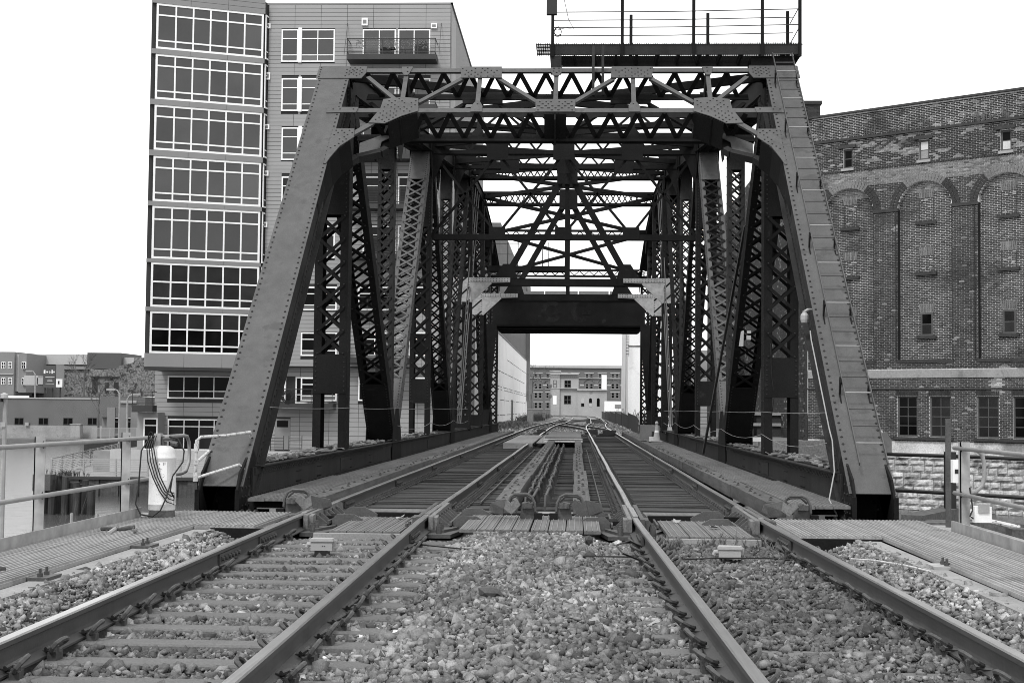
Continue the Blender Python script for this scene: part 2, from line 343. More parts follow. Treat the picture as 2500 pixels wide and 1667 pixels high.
def stones(n, x0, x1, y0, y1, rmean, zfun, keep=None, rspread=.33, zlo=-.034, zhi=.016):
    x = RNG.uniform(x0, x1, n); y = RNG.uniform(y0, y1, n)
    r = rmean*np.exp(RNG.normal(0, rspread, n))
    z = zfun(x, y)+RNG.uniform(zlo, zhi, n)
    if keep is not None:
        k = keep(x, y, r); x, y, z, r = x[k], y[k], z[k], r[k]
    n = len(x); nv = 24
    v0 = np.array([(-1, -1, -1), (1, -1, -1), (1, 1, -1), (-1, 1, -1), (-1, -1, 1), (1, -1, 1), (1, 1, 1), (-1, 1, 1)], float)*.66; f0 = np.array([(0, 2, 1), (0, 3, 2), (4, 5, 6), (4, 6, 7), (0, 1, 5), (0, 5, 4), (1, 2, 6), (1, 6, 5), (2, 3, 7), (2, 7, 6), (3, 0, 4), (3, 4, 7)])
    var = np.stack([v0+RNG.uniform(-.34, .34, (8, 3)) for _ in range(nv)])
    idx = RNG.integers(0, nv, n); V = var[idx]*np.stack([np.ones(n)*1.2, RNG.uniform(.65, 1.1, n), RNG.uniform(.5, .85, n)], 1)[:, None, :]
    q = RNG.normal(0, 1, (n, 4)); q[:, 1:3] *= .5; q /= np.linalg.norm(q, axis=1)[:, None]
    w, a, b, c = q.T
    R = np.stack([np.stack([1-2*(b*b+c*c), 2*(a*b-w*c), 2*(a*c+w*b)], 1), np.stack([2*(a*b+w*c), 1-2*(a*a+c*c), 2*(b*c-w*a)], 1), np.stack([2*(a*c-w*b), 2*(b*c+w*a), 1-2*(a*a+b*b)], 1)], 1)
    V = np.einsum('nij,nkj->nki', R, V)*r[:, None, None] + np.stack([x, y, z], 1)[:, None, :]
    F = f0[None]+8*np.arange(n)[:, None, None]
    tone = np.exp(RNG.normal(-.04, .36, n)); tone = np.where(RNG.random(n) < .03, 2.0, tone)
    return V.reshape(-1, 3), F.reshape(-1, 3), x, y, tone
def kp(x, y, r):
    xx = x-_xo(y)
    k = (x > -4.1) & (xx < 3.12)
    for c in RX: k &= ~(np.abs(xx-c) < .085+r*.8)
    ty = np.abs((y-15.78+.3125) % .625 - .3125)      # distance to the nearest tie
    onl = (np.abs(xx+2.55) < .78) & (ty < .085+r*.6); k &= ~(onl & (RNG.random(len(x)) > .09))
    onlo = (np.abs(xx+2.55) < 1.3) & (ty < .09+r*.5); k &= ~(onlo & (RNG.random(len(x)) > .10))
    onr = (np.abs(xx-1.48) < 1.28) & (ty < .08) ; k &= ~(onr & (RNG.random(len(x)) > np.where(xx < .68, .12, .24+.24*np.sin(x*7+y*5))))
    k &= (x > -3.24*y/8-.9) & (x < 2.52*y/8+.9)
    k &= (y < 16.08)
    return k
_xo = lambda y: .0188*(np.sqrt((16.6-y)**2+.3)+(16.6-y))/2-.0045
def bzv(x, y):
    global xo
    s = xo; xo = _xo
    try: return bz(x, y)
    finally: xo = s
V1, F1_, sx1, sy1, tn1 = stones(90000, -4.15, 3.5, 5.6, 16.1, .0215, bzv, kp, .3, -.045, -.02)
V, F, sx, sy, tn = stones(74000, -4.15, 3.5, 5.6, 16.1, .0195, bzv, kp, .36, -.014, .018)
F = np.concatenate([F, F1_+len(V)]); V = np.concatenate([V, V1]); sx = np.concatenate([sx, sx1]); sy = np.concatenate([sy, sy1]); tn = np.concatenate([tn*1.08, tn1*.36])  # lower layer darkened: shade in gaps between stones painted into its tone
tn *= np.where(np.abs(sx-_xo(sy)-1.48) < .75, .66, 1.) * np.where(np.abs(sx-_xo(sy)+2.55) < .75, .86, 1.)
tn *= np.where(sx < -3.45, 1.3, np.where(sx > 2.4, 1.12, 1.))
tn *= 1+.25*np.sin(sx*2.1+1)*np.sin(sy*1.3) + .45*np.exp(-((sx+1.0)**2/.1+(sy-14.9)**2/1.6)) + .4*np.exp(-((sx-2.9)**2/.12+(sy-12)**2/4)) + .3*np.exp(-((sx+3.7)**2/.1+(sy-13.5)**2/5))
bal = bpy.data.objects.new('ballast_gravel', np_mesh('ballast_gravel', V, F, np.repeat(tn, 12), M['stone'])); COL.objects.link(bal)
tag(bal, 'loose crushed stone ballast filling the approach tracks', 'gravel')['kind'] = 'stuff'
g = MB(); nx, ny = 60, 44
xs = np.linspace(-4.15, 3.5, nx); ys = np.linspace(4.6, 16.1, ny); X, Y = np.meshgrid(xs, ys); Z = bzv(X, Y)-.032
g.add(np.stack([X.ravel(), Y.ravel(), Z.ravel()], 1).tolist(), [(j*nx+i, j*nx+i+1, (j+1)*nx+i+1, (j+1)*nx+i) for j in range(ny-1) for i in range(nx-1)])
structure('track_bed_ground', g, M['bed'])
# ================================================================== DECK PANELS, GRATINGS
def ridged(x0, x1, y0, y1, z, n, h=.009, th=.035, duty=.5, rib=False):
    """one panel with raised ribs running along y"""
    m = MB(); w = (x1-x0)/n; top = []
    for k in range(n):
        a = x0+k*w; top += [(a, 0), (a+w*(1-duty)*.5, 0), (a+w*((1-duty)*.5+.08), h), (a+w*((1+duty)*.5-.08), h), (a+w*(1+duty)*.5, 0)]
    top.append((x1, 0)); P = [(a, z+b) for a, b in top]; N = len(P)
    vs = [(a, y0, b) for a, b in P] + [(a, y1, b) for a, b in P] + [(x0, y0, z-th), (x1, y0, z-th), (x0, y1, z-th), (x1, y1, z-th)]
    fs = [(i, i+1, N+i+1, N+i) for i in range(N-1)]
    fs += [tuple([2*N, 2*N+1]+list(range(N-1, -1, -1))), tuple([2*N+3, 2*N+2]+list(range(N, 2*N))), (0, N, 2*N+2, 2*N), (N-1, 2*N+1, 2*N+3, 2*N-1), (2*N, 2*N+2, 2*N+3, 2*N+1)]
    m.add(vs, fs)
    if rib: m.mi = [1 if i < N-1 and i % 5 == 2 else 0 for i in range(len(m.f))]
    return m
def deck(name, lab, panels, n, m, h=.009, cat='walkway', pname='deck_panel', duty=.5, jit=.004):
    T = thing(name, (panels[0][0], panels[0][2], panels[0][4]), lab, cat)
    for (x0, x1, y0, y1, z) in panels: ridged(x0, x1, y0, y1, z+random.uniform(-jit, jit), n, h, duty=duty, rib=m is M['plank']).build(pname, [m, M['ridge']] if m is M['plank'] else m, T)
    return T
GW = .232
deck('grating_walkway', 'pale ribbed walkway beside the left track, inside the gas cylinder railing',
     [(-5.2+GW*k, -5.2+GW*(k+1)-.005, 4.6, 17.93 if k > 3 else 17.93, -.055) for k in range(4)] + [(-4.262+GW*k, -4.262+GW*(k+1)-.005, 15.84, 17.93, -.055) for k in range(3)], 5, M['grate'], .019)
deck('grating_walkway', 'pale ribbed walkway beside the right track, in front of the laddered end post',
     [(3.3+GW*k, 3.3+GW*(k+1)-.005, 4.6, 17.82, -.055) for k in range(4)] + [(2.37+GW*k, 2.37+GW*(k+1)-.005, 15.5, 17.82, -.055) for k in range(4)], 5, M['grate'], .019)
def edge(name, lab, pts, w, z0, z1, m):
    mb = MB(); n = len(pts)
    vs = []
    for x, y in pts: vs += [(x-w/2, y, z0), (x+w/2, y, z0), (x+w/2, y, z1), (x-w/2, y, z1)]
    mb.add(vs, [(i*4+k, i*4+(k+1) % 4, (i+1)*4+(k+1) % 4, (i+1)*4+k) for i in range(n-1) for k in range(4)] + [(3, 2, 1, 0), tuple(4*(n-1)+k for k in range(4))])
    o = mb.build(name, m); tag(o, lab, 'kerb'); return o
edge('concrete_kerb', 'concrete kerb holding the ballast beside the left ribbed walkway', [(-4.16+xo(y)*.0, y) for y in (4.6, 8, 12, 15.8)], .2, -.5, -.088, M['conc'])
edge('concrete_kerb', 'concrete kerb holding the ballast beside the right ribbed walkway', [(3.16, 15.45), (3.18, 13.1), (3.19, 11), (3.2, 4.6)], .2, -.5, -.088, M['conc'])
o = MB().box(-4.07, 15.79, -.4, -3.5, 15.84, -.07).box(2.32, 15.44, -.4, 3.28, 15.5, -.07).build('steel_edge_angle', M['steel']); tag(o, 'dark steel angles under the front lips of the two ribbed walkways', 'steel angle')
# toe boards
for sx_, ya, lab in ((-5.205, 16.92, 'galvanised kick plate along the left walkway ending at the gas cylinder'), (4.275, 16.45, 'galvanised kick plate along the right walkway below the white junction box')):
    o = MB().box(sx_-.006, 4.6, -.06, sx_+.006, 12.1, .075).box(sx_-.006, 12.115, -.06, sx_+.006, ya, .07).build('kick_plate', M['galv']); tag(o, lab, 'kick plate', 'kick plates of the walkways')
# anchor plates with bolts on the kerbs
for x, y, lab in ((-4.22, 11.15, 'nearer of two bolted anchor plates on the left kerb'), (-4.2, 13.75, 'farther of two bolted anchor plates on the left kerb'), (3.27, 12.9, 'bolted anchor plate on the right kerb')):
    T = thing('anchor_plate', (x, y, -.045), lab, 'anchor plate', 'anchor plates on the kerbs')
    MB().box(x-.11, y-.16, -.088, x+.11, y+.16, -.062).build('plate', M['galv'] if x > 0 else M['cast'], T)
    for k in (-.07, .07): MB().tube([(x+.02, y+k, -.062), (x+.02, y+k, .0)], .012, 6).tube([(x+.02, y+k, -.06), (x+.02, y+k, -.035)], .024, 6).build('bolt', M['clip'], T)
# deck panels between the rails at the end of the abutment
MIDX = [(-1.31+.2*k, -1.31+.2*k+.188) for k in range(4)] + [(-.50+.2*k, -.50+.2*k+.188) for k in range(4)]
deck('end_deck_panels', 'row of eight grey ribbed panels across the middle, between the tracks', [(a, b, 16.12, 18.33, -.075) for a, b in MIDX], 3, M['plank'], .008, 'deck panels', 'plank', .22, .001)
deck('end_deck_panels', 'grey ribbed panels between the rails of the left track', [(-2.79+.205*k, -2.79+.205*k+.195, 16.1, 18.2, -.11) for k in range(4)], 3, M['plank'], .008, 'deck panels', 'plank', .22, .001)
deck('end_deck_panels', 'grey ribbed panels with weeds growing between the rails of the right track', [(1.04+.24*k, 1.04+.24*k+.228, 15.95, 18.2, -.11) for k in range(4)], 3, M['plank'], .008, 'deck panels', 'plank', .22, .001)
_t = MB(); _t.box(-2.95, 16.0, -.4, -1.95, 16.09, -.13); _t.box(.9, 15.85, -.4, 2.05, 15.94, -.13); o = _t.build('concrete_sill', M['conc']); tag(o, 'pale concrete sills where the ballast meets the end panels', 'sill')
# gap beams (dark bearers) between abutment and bridge
for x0, x1, y, lab in ((-2.9, -1.95, 18.34, 'dark bearer beam across the gap in the left track'), (-1.36, .33, 18.46, 'dark bearer beam across the gap in the middle'), (.93, 2.1, 18.34, 'dark bearer beam across the gap in the right track')):
    o = MB().box(x0, y, -.26, x1, y+.16, -.065).box(x0, y-.01, -.26, (x0+x1)/2-.02, y, -.09).box((x0+x1)/2+.02, y-.01, -.26, x1, y, -.09).build('bearer_beam', M['steel']); tag(o, lab, 'beam', 'bearer beams across the gap')
# ================================================================== RAIL-END CASTINGS AND LOCKS
def rail_lock(x, mir, lab):
    T = thing('rail_end_casting', (x, 17.6, -.2), lab, 'rail casting', 'castings where the bridge rails meet the approach rails')
    m = MB()
    for sd in (-1, 1):
        m.plate([(x+sd*.06, 16.72, -.235), (x+sd*.34, 16.72, -.235), (x+sd*.42, 17.3, -.235), (x+sd*.42, 18.1, -.235), (x+sd*.06, 18.1, -.235)], (0, 0, .045))
        m.plate([(x+sd*.06, 16.98, -.19), (x+sd*.24, 16.98, -.19), (x+sd*.36, 17.4, -.19), (x+sd*.36, 18.0, -.19), (x+sd*.06, 18.0, -.19)], (0, 0, .03))
    m.build('base_plate', M['cast'], T)
    for sd in (-1, 1):
        b = MB(); s = sd
        b.plate([(x+s*.05, 17.0, -.16), (x+s*.05, 17.0, -.005), (x+s*.05, 19.35, .012), (x+s*.05, 19.6, -.03), (x+s*.05, 19.6, -.16)], (s*.05, 0, 0))
        b.plate([(x+s*.10, 17.06, -.16), (x+s*.10, 17.06, -.02), (x+s*.10, 17.28, -.005), (x+s*.10, 17.28, -.16)], (s*.05, 0, 0))
        b.build('guide_block', M['castp'] if sd*mir > 0 else M['cast'], T)
        for k in range(6):
            yy = 17.5+.3*k
            MB().plate([(x+s*.10, yy, -.16), (x+s*.10, yy, -.03), (x+s*.15, yy, -.05), (x+s*.27, yy, -.16)], (0, .03, 0)).build('rib', M['cast'], T)
        MB().box(x+s*.1, 17.42, -.165, x+s*.29, 18.25, -.145).box(x+s*.1, 18.4, -.165, x+s*.29, 19.12, -.145).box(x+s*.265, 17.42, -.17, x+s*.29, 19.12, -.1).build('rib_tray', M['cast'], T)
        for yy in (16.85, 17.12): MB().tube([(x+s*.19, yy, -.19), (x+s*.19, yy, -.10)], .032, 8).tube([(x+s*.19, yy, -.10), (x+s*.19, yy, -.075)], .022, 6).build('bolt', M['cast'], T)
    MB().plate([(x-.03, 17.3, .003), (x+.035, 17.3, .003), (x+.035, 18.9, .003), (x-.03, 18.9, .003)], (0, 0, .006)).build('worn_top', M['railtop'], T)
    # curved horn on the outer side
    s = mir
    MB().plate([(x+s*.30, 17.55, -.2), (x+s*.30, 17.55, -.09), (x+s*.36, 17.55, -.03), (x+s*.58, 17.55, -.035), (x+s*.68, 17.55, -.09), (x+s*.68, 17.55, -.2)], (0, .05, 0)) \
        .plate([(x+s*.34, 18.3, -.16), (x+s*.34, 18.3, -.04), (x+s*.40, 18.3, .01), (x+s*.60, 18.3, .005), (x+s*.76, 18.3, -.08), (x+s*.76, 18.3, -.16)], (0, .05, 0)).build('horn', M['cast'], T)
for i, (mir, lab) in enumerate(((1, 'ribbed rail casting on the outer rail of the left track'), (1, 'ribbed rail casting on the inner rail of the left track'), (-1, 'ribbed rail casting on the inner rail of the right track'), (-1, 'ribbed rail casting on the outer rail of the right track'))):
    rail_lock(RX[i], mir, lab)
def knuckle(x, y, mir, lab, pale):
    T = thing('hooked_lock_bracket', (x, y, -.2), lab, 'lock bracket', 'hooked lock brackets at the end of the bridge')
    f = lambda a, b, c=0: (x+mir*a*.66, y+c, b)
    # notched plate, tilted towards the track
    P = [(0, .175), (.09, .13), (.21, .185), (.28, .11), (.11, -.01), (-.04, .06)]
    MB().plate([f(a, b, -.1-.25*a) for a, b in P], (0, .05, .0)).build('notched_plate', pale, T)
    MB().plate([f(-.30, .11, .16), f(0, .175, -.1), f(-.04, .06, -.1), f(-.05, -.02, -.08), f(-.22, -.02, .1), f(-.34, .02, .18)], (0, .05, 0)).build('side_plate', M['cast'], T)
    MB().tube([f(.05, .13, .02), f(.09, .20, .02), f(.16, .232, .02), f(.38, .235, .02), f(.48, .20, .02), f(.54, .12, .02), f(.55, .02, .02)], .018, 8).build('bow_handle', M['cast'], T)
    MB().tube([f(.05, .11, .09), f(.1, .18, .09), f(.18, .205, .09), f(.38, .21, .09), f(.5, .14, .09)], .017, 8).build('bow_handle', M['cast'], T)
    MB().plate([f(.25, -.1, .03), f(.3, .12, .03), f(.42, .13, .03), f(.52, .06, .03), f(.62, -.04, .03), f(.62, -.1, .03)], (0, .2, 0)).build('bearing', M['cast'], T)
    MB().box(x-.33, y+.0, -.26, x+.42, y+.4, -.09).box(x+mir*.40-.05, y-.06, -.2, x+mir*.40+.05, y+.05, .0).build('base', M['steel'], T)
    for a in (.36, .44): MB().lathe(f(a, .09, .0), [(.0, -.03), (.045, -.03), (.045, .03), (0, .03)], 8).build('roller', M['cast'], T)
knuckle(-.86, 17.75, 1, 'hooked steel lock bracket left of centre between the tracks', M['castp'])
knuckle(.13, 17.75, -1, 'hooked steel lock bracket right of centre between the tracks', M['cast'])
knuckle(-3.34, 18.0, -1, 'hooked steel lock bracket at the foot of the left walkway', M['castp'])
knuckle(2.58, 18.0, 1, 'hooked steel lock bracket at the foot of the right walkway', M['castp'])
# ================================================================== THE SWING BRIDGE (one thing)
XC, XLR = -.42, {-1: -4.67, 1: 3.83}
BR = thing('swing_bridge', (XC, 18.6, 0), 'dark riveted steel truss swing bridge carrying both tracks over the river', 'bridge')
RIV = MB(); LACE = MB(); N_LACE = [0]
ty, tz = .7415, .671
def PP(x, s, n=0.): return Vector((x, 18.6+ty*s-tz*n, .24+tz*s+ty*n))
PT, PN = Vector((0, ty, tz)), Vector((0, -tz, ty))
def pplate(poly, n0, n1): return [PP(x, s, n0) for x, s in poly], PN*(n1-n0)
mir = lambda pts: [(2*XC-x, s) for x, s in pts]
def rv(x, s, n=.012, r=.017): RIV.rivet(PP(x, s, n), PN, r)
def lace_bar(a, b, w, th, side, parent, solo):
    """flat lacing bar; the ones that show largest are sub-parts of their own"""
    if solo and N_LACE[0] < 298:
        N_LACE[0] += 1; MB().bar(a, b, w, th, side).build('lacing_bar', M[solo], parent)
    else: LACE.bar(a, b, w, th, side)
def laced(name, a, b, w, d, n, fl=.11, barw=.075, p0=.5, p1=.9, mt='steel', solo=False, lite=None, mid=None, riv=True, rear=True, parent=BR, side=Vector((1, 0, 0)), double=True):
    """built-up member of two channels joined by crossed lacing bars; a, b are its axis ends"""
    a = Vector(a); b = Vector(b); t = (b-a).normalized(); L = (b-a).length; nn = side.cross(t)          # nn faces the camera side
    if nn.y > 0: nn = -nn
    o = MB(); F_ = lite or mt
    for s in (-1, 1):
        c = side*(s*(w/2-.008)); o.bar(a+c, b+c, .016, d, side)
        for f in (1, -1):
            c2 = side*(s*(w/2-fl/2-.017)) + nn*(f*(d/2-.009)); o.bar(a+c2, b+c2, fl, .016, side)
    m_ = o.build(name, M[F_], parent)
    for f in (1, -1):
        for q0, q1 in [(.02, p0), (L-p1, L-.02)] + list(mid or []):
            if q1-q0 > .05: MB().bar(a+t*q0+nn*(f*(d/2+.006)), a+t*q1+nn*(f*(d/2+.006)), w-.008, .012, side).build('tie_plate', M[F_], m_)
    segs = []; lo = p0+.02
    for q0, q1 in (mid or []):
        if q0 > lo+.3: segs.append((lo, q0-.02))
        lo = q1+.02
    segs.append((lo, L-p1-.02))
    if p0 < .1 and mid: segs = segs[1:]
    per = sum(q1-q0 for q0, q1 in segs)/max(n, 1)
    for q0, q1 in segs:
        k = max(1, round((q1-q0)/per)); h = (q1-q0)/k; hw = w/2-fl*.55
        for i in range(k):
            for f in ((1, -1) if rear else (1,)):
                for dr in ((1, -1) if double else ((1,) if i % 2 else (-1,))):
                    off = nn*(f*(d/2+.008+.007*(dr > 0)))
                    lace_bar(a+t*(q0+i*h)-side*(dr*hw)+off, a+t*(q0+(i+1)*h)+side*(dr*hw)+off, barw, .012, side, m_, solo if f > 0 else False)
        if riv:
            for i in range(k+1):
                for s in (-1, 1): RIV.rivet(a+t*(q0+i*h)+side*(s*hw)+nn*(d/2+.02), nn, .02)
    if riv:                                                    # rivet rows: on the inner web and on the plates
        sI = 1 if a.x < XC else -1
        q = .1
        while q < L:
            for f in (1, -1): RIV.rivet(a+t*q+side*(sI*w/2)+nn*(f*(d/2-.05)), side*sI, .017)
            q += .22
        for q0, q1 in [(0.05, p0), (L-p1, L-.05)] + list(mid or []):
            q = q0+.05
            while q < q1:
                for s in (-1, 1): RIV.rivet(a+t*q+side*(s*(w/2-.05))+nn*(d/2+.012), nn, .017)
                q += .09
    return m_
# ------------------------------------------------------------------ end posts
for sd, X in XLR.items():
    P = MB(); P.plate(*pplate([(X-.30, 0), (X+.30, 0), (X+.30, 10.9), (X-.30, 10.9)], -.014, 0)); P = P.build('end_post', M['post'], BR)
    w = MB()
    for s in (-1, 1):
        x0 = X+s*.235
        w.plate([PP(x0, -.02, -.016), PP(x0, 11.2, -.016), PP(x0, 11.2, -.56), PP(x0, -.02, -.56)], (s*.016, 0, 0))
        w.plate([PP(x0+s*.017, 0, -.016), PP(x0+s*.017, 10.9, -.016), PP(x0+s*.017, 10.9, -.145), PP(x0+s*.017, 0, -.145)], (s*.014, 0, 0))
        w.plate([PP(x0+s*.017, 0, -.40), PP(x0+s*.017, 10.9, -.40), PP(x0+s*.017, 10.9, -.56), PP(x0+s*.017, 0, -.56)], (s*.014, 0, 0))
        w.plate([PP(x0, 0, -.562), PP(x0, 10.9, -.562), PP(x0+s*.11, 10.9, -.562), PP(x0+s*.11, 0, -.562)], PN*.016)
    w.build('side_web', M['steel_mid'], P)
    for k in range(78):
        s_ = .09+.139*k
        if s_ > 10.8: break
        for s in (-1, 1):
            rv(X+s*.252, s_, 0, .020)
            if s != sd:
                RIV.rivet(PP(X+s*.27, s_+.05, -.075), (s, 0, 0), .02); RIV.rivet(PP(X+s*.27, s_, -.47), (s, 0, 0), .018)
    # lacing on the rear of the post
    for k in range(24):
        s_ = .4+.43*k
        for dr in (-1, 1): LACE.bar(PP(X-dr*.2, s_, -.575), PP(X+dr*.2, s_+.43, -.575), .07, .012, (1, 0, 0))
    # foot
    f = MB()
    for s in (-1, 1):
        x0 = X+s*.235
        f.plate([(x0, 18.50, -.13), (x0, 18.45, .17), (x0, 18.62, .42), (x0, 19.3, .75), (x0, 19.6, .5), (x0, 19.6, -.13)], (s*.03, 0, 0))
        f.plate([(x0+s*.03, 18.46, -.13), (x0+s*.03, 18.42, .2), (x0+s*.03, 18.54, .2), (x0+s*.03, 18.6, -.13)], (s*.015, 0, 0))
        f.box(x0-.0, 18.43, -.13, x0+s*.06, 18.445, .2)
        for k in range(4):
            for j in range(3): RIV.rivet((x0+s*.031, 18.72+.18*j, -.03+.12*k), (s, 0, 0), .022)
    f.box(X-.42, 18.4, -.2, X+.42, 19.7, -.131).box(X-.2, 19.3, -.13, X+.2, 19.32, .5)
    f.build('foot_plates', M['steel'], P)
    b = MB()
    for j in range(3):
        for k in range(2): b.lathe((X-sd*(.3+.09*j), 18.5+.02*j+.09*k, -.13), [(.03, 0), (.03, .03), (.018, .03), (.018, .07)], 6)
    b.build('anchor_bolts', M['cast'], P)
# ladder on the right end post
lx0, lx1 = 3.69, 4.055
L_ = MB().bar(PP(lx0, .35, .19), PP(lx0, 11.75, .19), .012, .05, (1, 0, 0)).bar(PP(lx1, .35, .19), PP(lx1, 11.75, .19), .012, .05, (1, 0, 0)).build('ladder', M['post'], BR)
k = 0
while .75+.335*k < 11.6:
    MB().tube([PP(lx0, .75+.335*k, .19), PP(lx1, .75+.335*k, .19)], .0105, 6).build('rung', M['pipe'] if k % 3 == 0 else M['post'], L_); k += 1
for k in range(6):
    s_ = 1.9+1.75*k
    MB().plate([PP(lx0-.03, s_, .02), PP(lx0-.03, s_-.16, .0), PP(lx0-.03, s_+.05, .0), PP(lx0-.03, s_+.17, .2), PP(lx0-.03, s_+.05, .2)], (.02, 0, 0)) \
        .plate([PP(lx1, s_, .02), PP(lx1, s_-.16, .0), PP(lx1, s_+.05, .0), PP(lx1, s_+.17, .2), PP(lx1, s_+.05, .2)], (.02, 0, 0)).build('bracket', M['steel'], L_)
# ------------------------------------------------------------------ portal bracing between the end posts
def portal_layer(n0, m, riv=True):
    """one face of the portal truss at depth n0 below the end post face"""
    A, B = n0-.012, n0
    tp = MB().plate(*pplate([(-4.1, 11.13), (3.26, 11.13), (3.26, 11.27), (-4.1, 11.27)], A, B)); tp.plate(*pplate([(-4.1, 11.26), (3.26, 11.26), (3.26, 11.275), (-4.1, 11.275)], A-.1, A)); tp.build('portal_strut', m, BR)
    lo = MB().plate(*pplate([(-4.08, 9.63), (3.24, 9.63), (3.24, 9.77), (-4.08, 9.77)], A, B)); lo.plate(*pplate([(-4.08, 9.63), (3.24, 9.63), (3.24, 9.645), (-4.08, 9.645)], A-.1, A)); lo.build('portal_strut', m, BR)
    D = [[(-4.02, 10.98), (-3.36, 10.06)], [(-3.29, 11.1), (-3.27, 10.05)], [(-2.97, 10.02), (-2.18, 10.95)], [(-1.87, 11.0), (-1.86, 9.85)], [(-1.52, 10.93), (-.72, 9.98)]]
    for d in D:
        for q in (d, mir(d)):
            e = MB().bar(PP(*q[0], A-.008), PP(*q[1], A-.008), .085, .014, PN.cross((PP(*q[1])-PP(*q[0])).normalized()))
            e.bar(PP(*q[0], A-.05), PP(*q[1], A-.05), .07, .014, PN); e.build('portal_brace', m, BR)
    MB().bar(PP(XC, 11.1, A-.008), PP(XC, 9.9, A-.008), .085, .014, Vector((1, 0, 0))).build('portal_brace', m, BR)
    gA = [(-3.62, 10.07), (-3.28, 10.15), (-2.97, 10.1), (-2.93, 9.65), (-3.22, 9.47), (-3.50, 9.21), (-3.80, 9.23), (-3.64, 9.73)]
    corner = [(-4.42, 9.02), (-4.03, 9.02), (-4.0, 8.74), (-4.22, 8.42), (-4.34, 8.05), (-4.385, 7.86), (-4.42, 7.86)]
    wing = [(-4.62, 9.79), (-4.05, 9.78), (-4.07, 9.60), (-4.30, 9.60), (-4.62, 9.58)]
    capp = [(-5.0, 11.33), (-4.08, 11.33), (-4.06, 11.08), (-4.13, 10.87), (-5.0, 10.87)]
    midU = [(-2.27, 11.31), (-1.47, 11.31), (-1.45, 10.88), (-2.22, 10.88)]
    smU = [(-3.40, 11.31), (-3.18, 11.31), (-3.22, 11.1), (-3.25, 10.99), (-3.33, 10.99), (-3.37, 11.1)]
    smL = [(-1.97, 9.62), (-1.76, 9.62), (-1.76, 9.82), (-1.81, 9.97), (-1.91, 9.97), (-1.97, 9.82)]
    th = .016
    for poly, rows in ((gA, 1), (corner, 1), (wing, 1), (capp, 1), (midU, 1), (smU, 1), (smL, 1)):
        if n0 < -.1 and poly in (wing, capp): continue
        for q in (poly, mir(poly)): MB().plate(*pplate(q, B+.002, B+.002+th)).build('gusset_plate', m, BR)
    cenL = [(XC-.37, 10.07), (XC+.37, 10.07), (XC+.36, 9.62), (XC-.36, 9.62)]; cenU = [(XC-.11, 11.36), (XC+.11, 11.36), (XC+.1, 11.1), (XC+.05, 10.96), (XC-.05, 10.96), (XC-.1, 11.1)]
    for q in (cenL, cenU): MB().plate(*pplate(q, B+.002, B+.002+th)).build('gusset_plate', m, BR)
    if riv:
        zz = B+.002+th
        def grid(poly, step=.12):
            xs_ = [p[0] for p in poly]; ss = [p[1] for p in poly]
            def inside(x, y, e=.045):
                for ex, ey in ((0, 0), (e, 0), (-e, 0), (0, e), (0, -e)):
                    c = False; j = len(poly)-1
                    for i in range(len(poly)):
                        (xi, yi), (xj, yj) = poly[i], poly[j]
                        if (yi > y+ey) != (yj > y+ey) and x+ex < (xj-xi)*(y+ey-yi)/(yj-yi)+xi: c = not c
                        j = i
                    if not c: return False
                return True
            yy = min(ss)+.05; r = 0
            while yy < max(ss):
                x = min(xs_)+.06+(step/2 if r % 2 else 0)
                while x < max(xs_):
                    if inside(x, yy) and random.random() < .8: rv(x+random.uniform(-.012, .012), yy, zz, .017); rv(2*XC-x, yy, zz, .017)
                    x += step
                yy += step*.62; r += 1
        for g_ in (gA, corner, wing, midU, smU, smL): grid(g_)
        grid([(-4.5, 11.32), (-4.08, 11.32), (-4.1, 10.9), (-4.5, 10.9)], .1); grid(cenL); grid(cenU, .09)
        for k in range(5): rv(-4.95, 10.92+.09*k, zz, .017); rv(2*XC+4.95, 10.92+.09*k, zz, .017)
    # knee flange below the big gusset
    for q in ([(-3.72, 9.27), (-4.06, 8.86)],):
        for z in (q, mir(q)): MB().bar(PP(*z[0], A), PP(*z[1], A), .11, .02, PN.cross((PP(*z[1])-PP(*z[0])).normalized())).bar(PP(*z[0], A-.04), PP(*z[1], A-.04), .06, .02, PN).build('knee_brace', m, BR)
portal_layer(0., M['post'])
portal_layer(-.56, M['steel'], False)
# curved soffit plates that join the two faces of the portal
arc1 = [(-2.95, 9.63), (-3.24, 9.44), (-3.45, 9.25)]; arc = [(-4.06, 8.66), (-4.23, 8.39), (-4.345, 8.03), (-4.40, 7.6), (-4.41, 6.9)]
for pts in (arc, mir(arc), arc1, mir(arc1)):
    m_ = MB()
    for p, q in zip(pts[:-1], pts[1:]): m_.add([PP(*p, -.01), PP(*q, -.01), PP(*q, -.56), PP(*p, -.56), PP(p[0], p[1]-.012, -.01), PP(q[0], q[1]-.012, -.01), PP(q[0], q[1]-.012, -.56), PP(p[0], p[1]-.012, -.56)], MB.BF)
    m_.build('curved_soffit', M['steel'], BR)
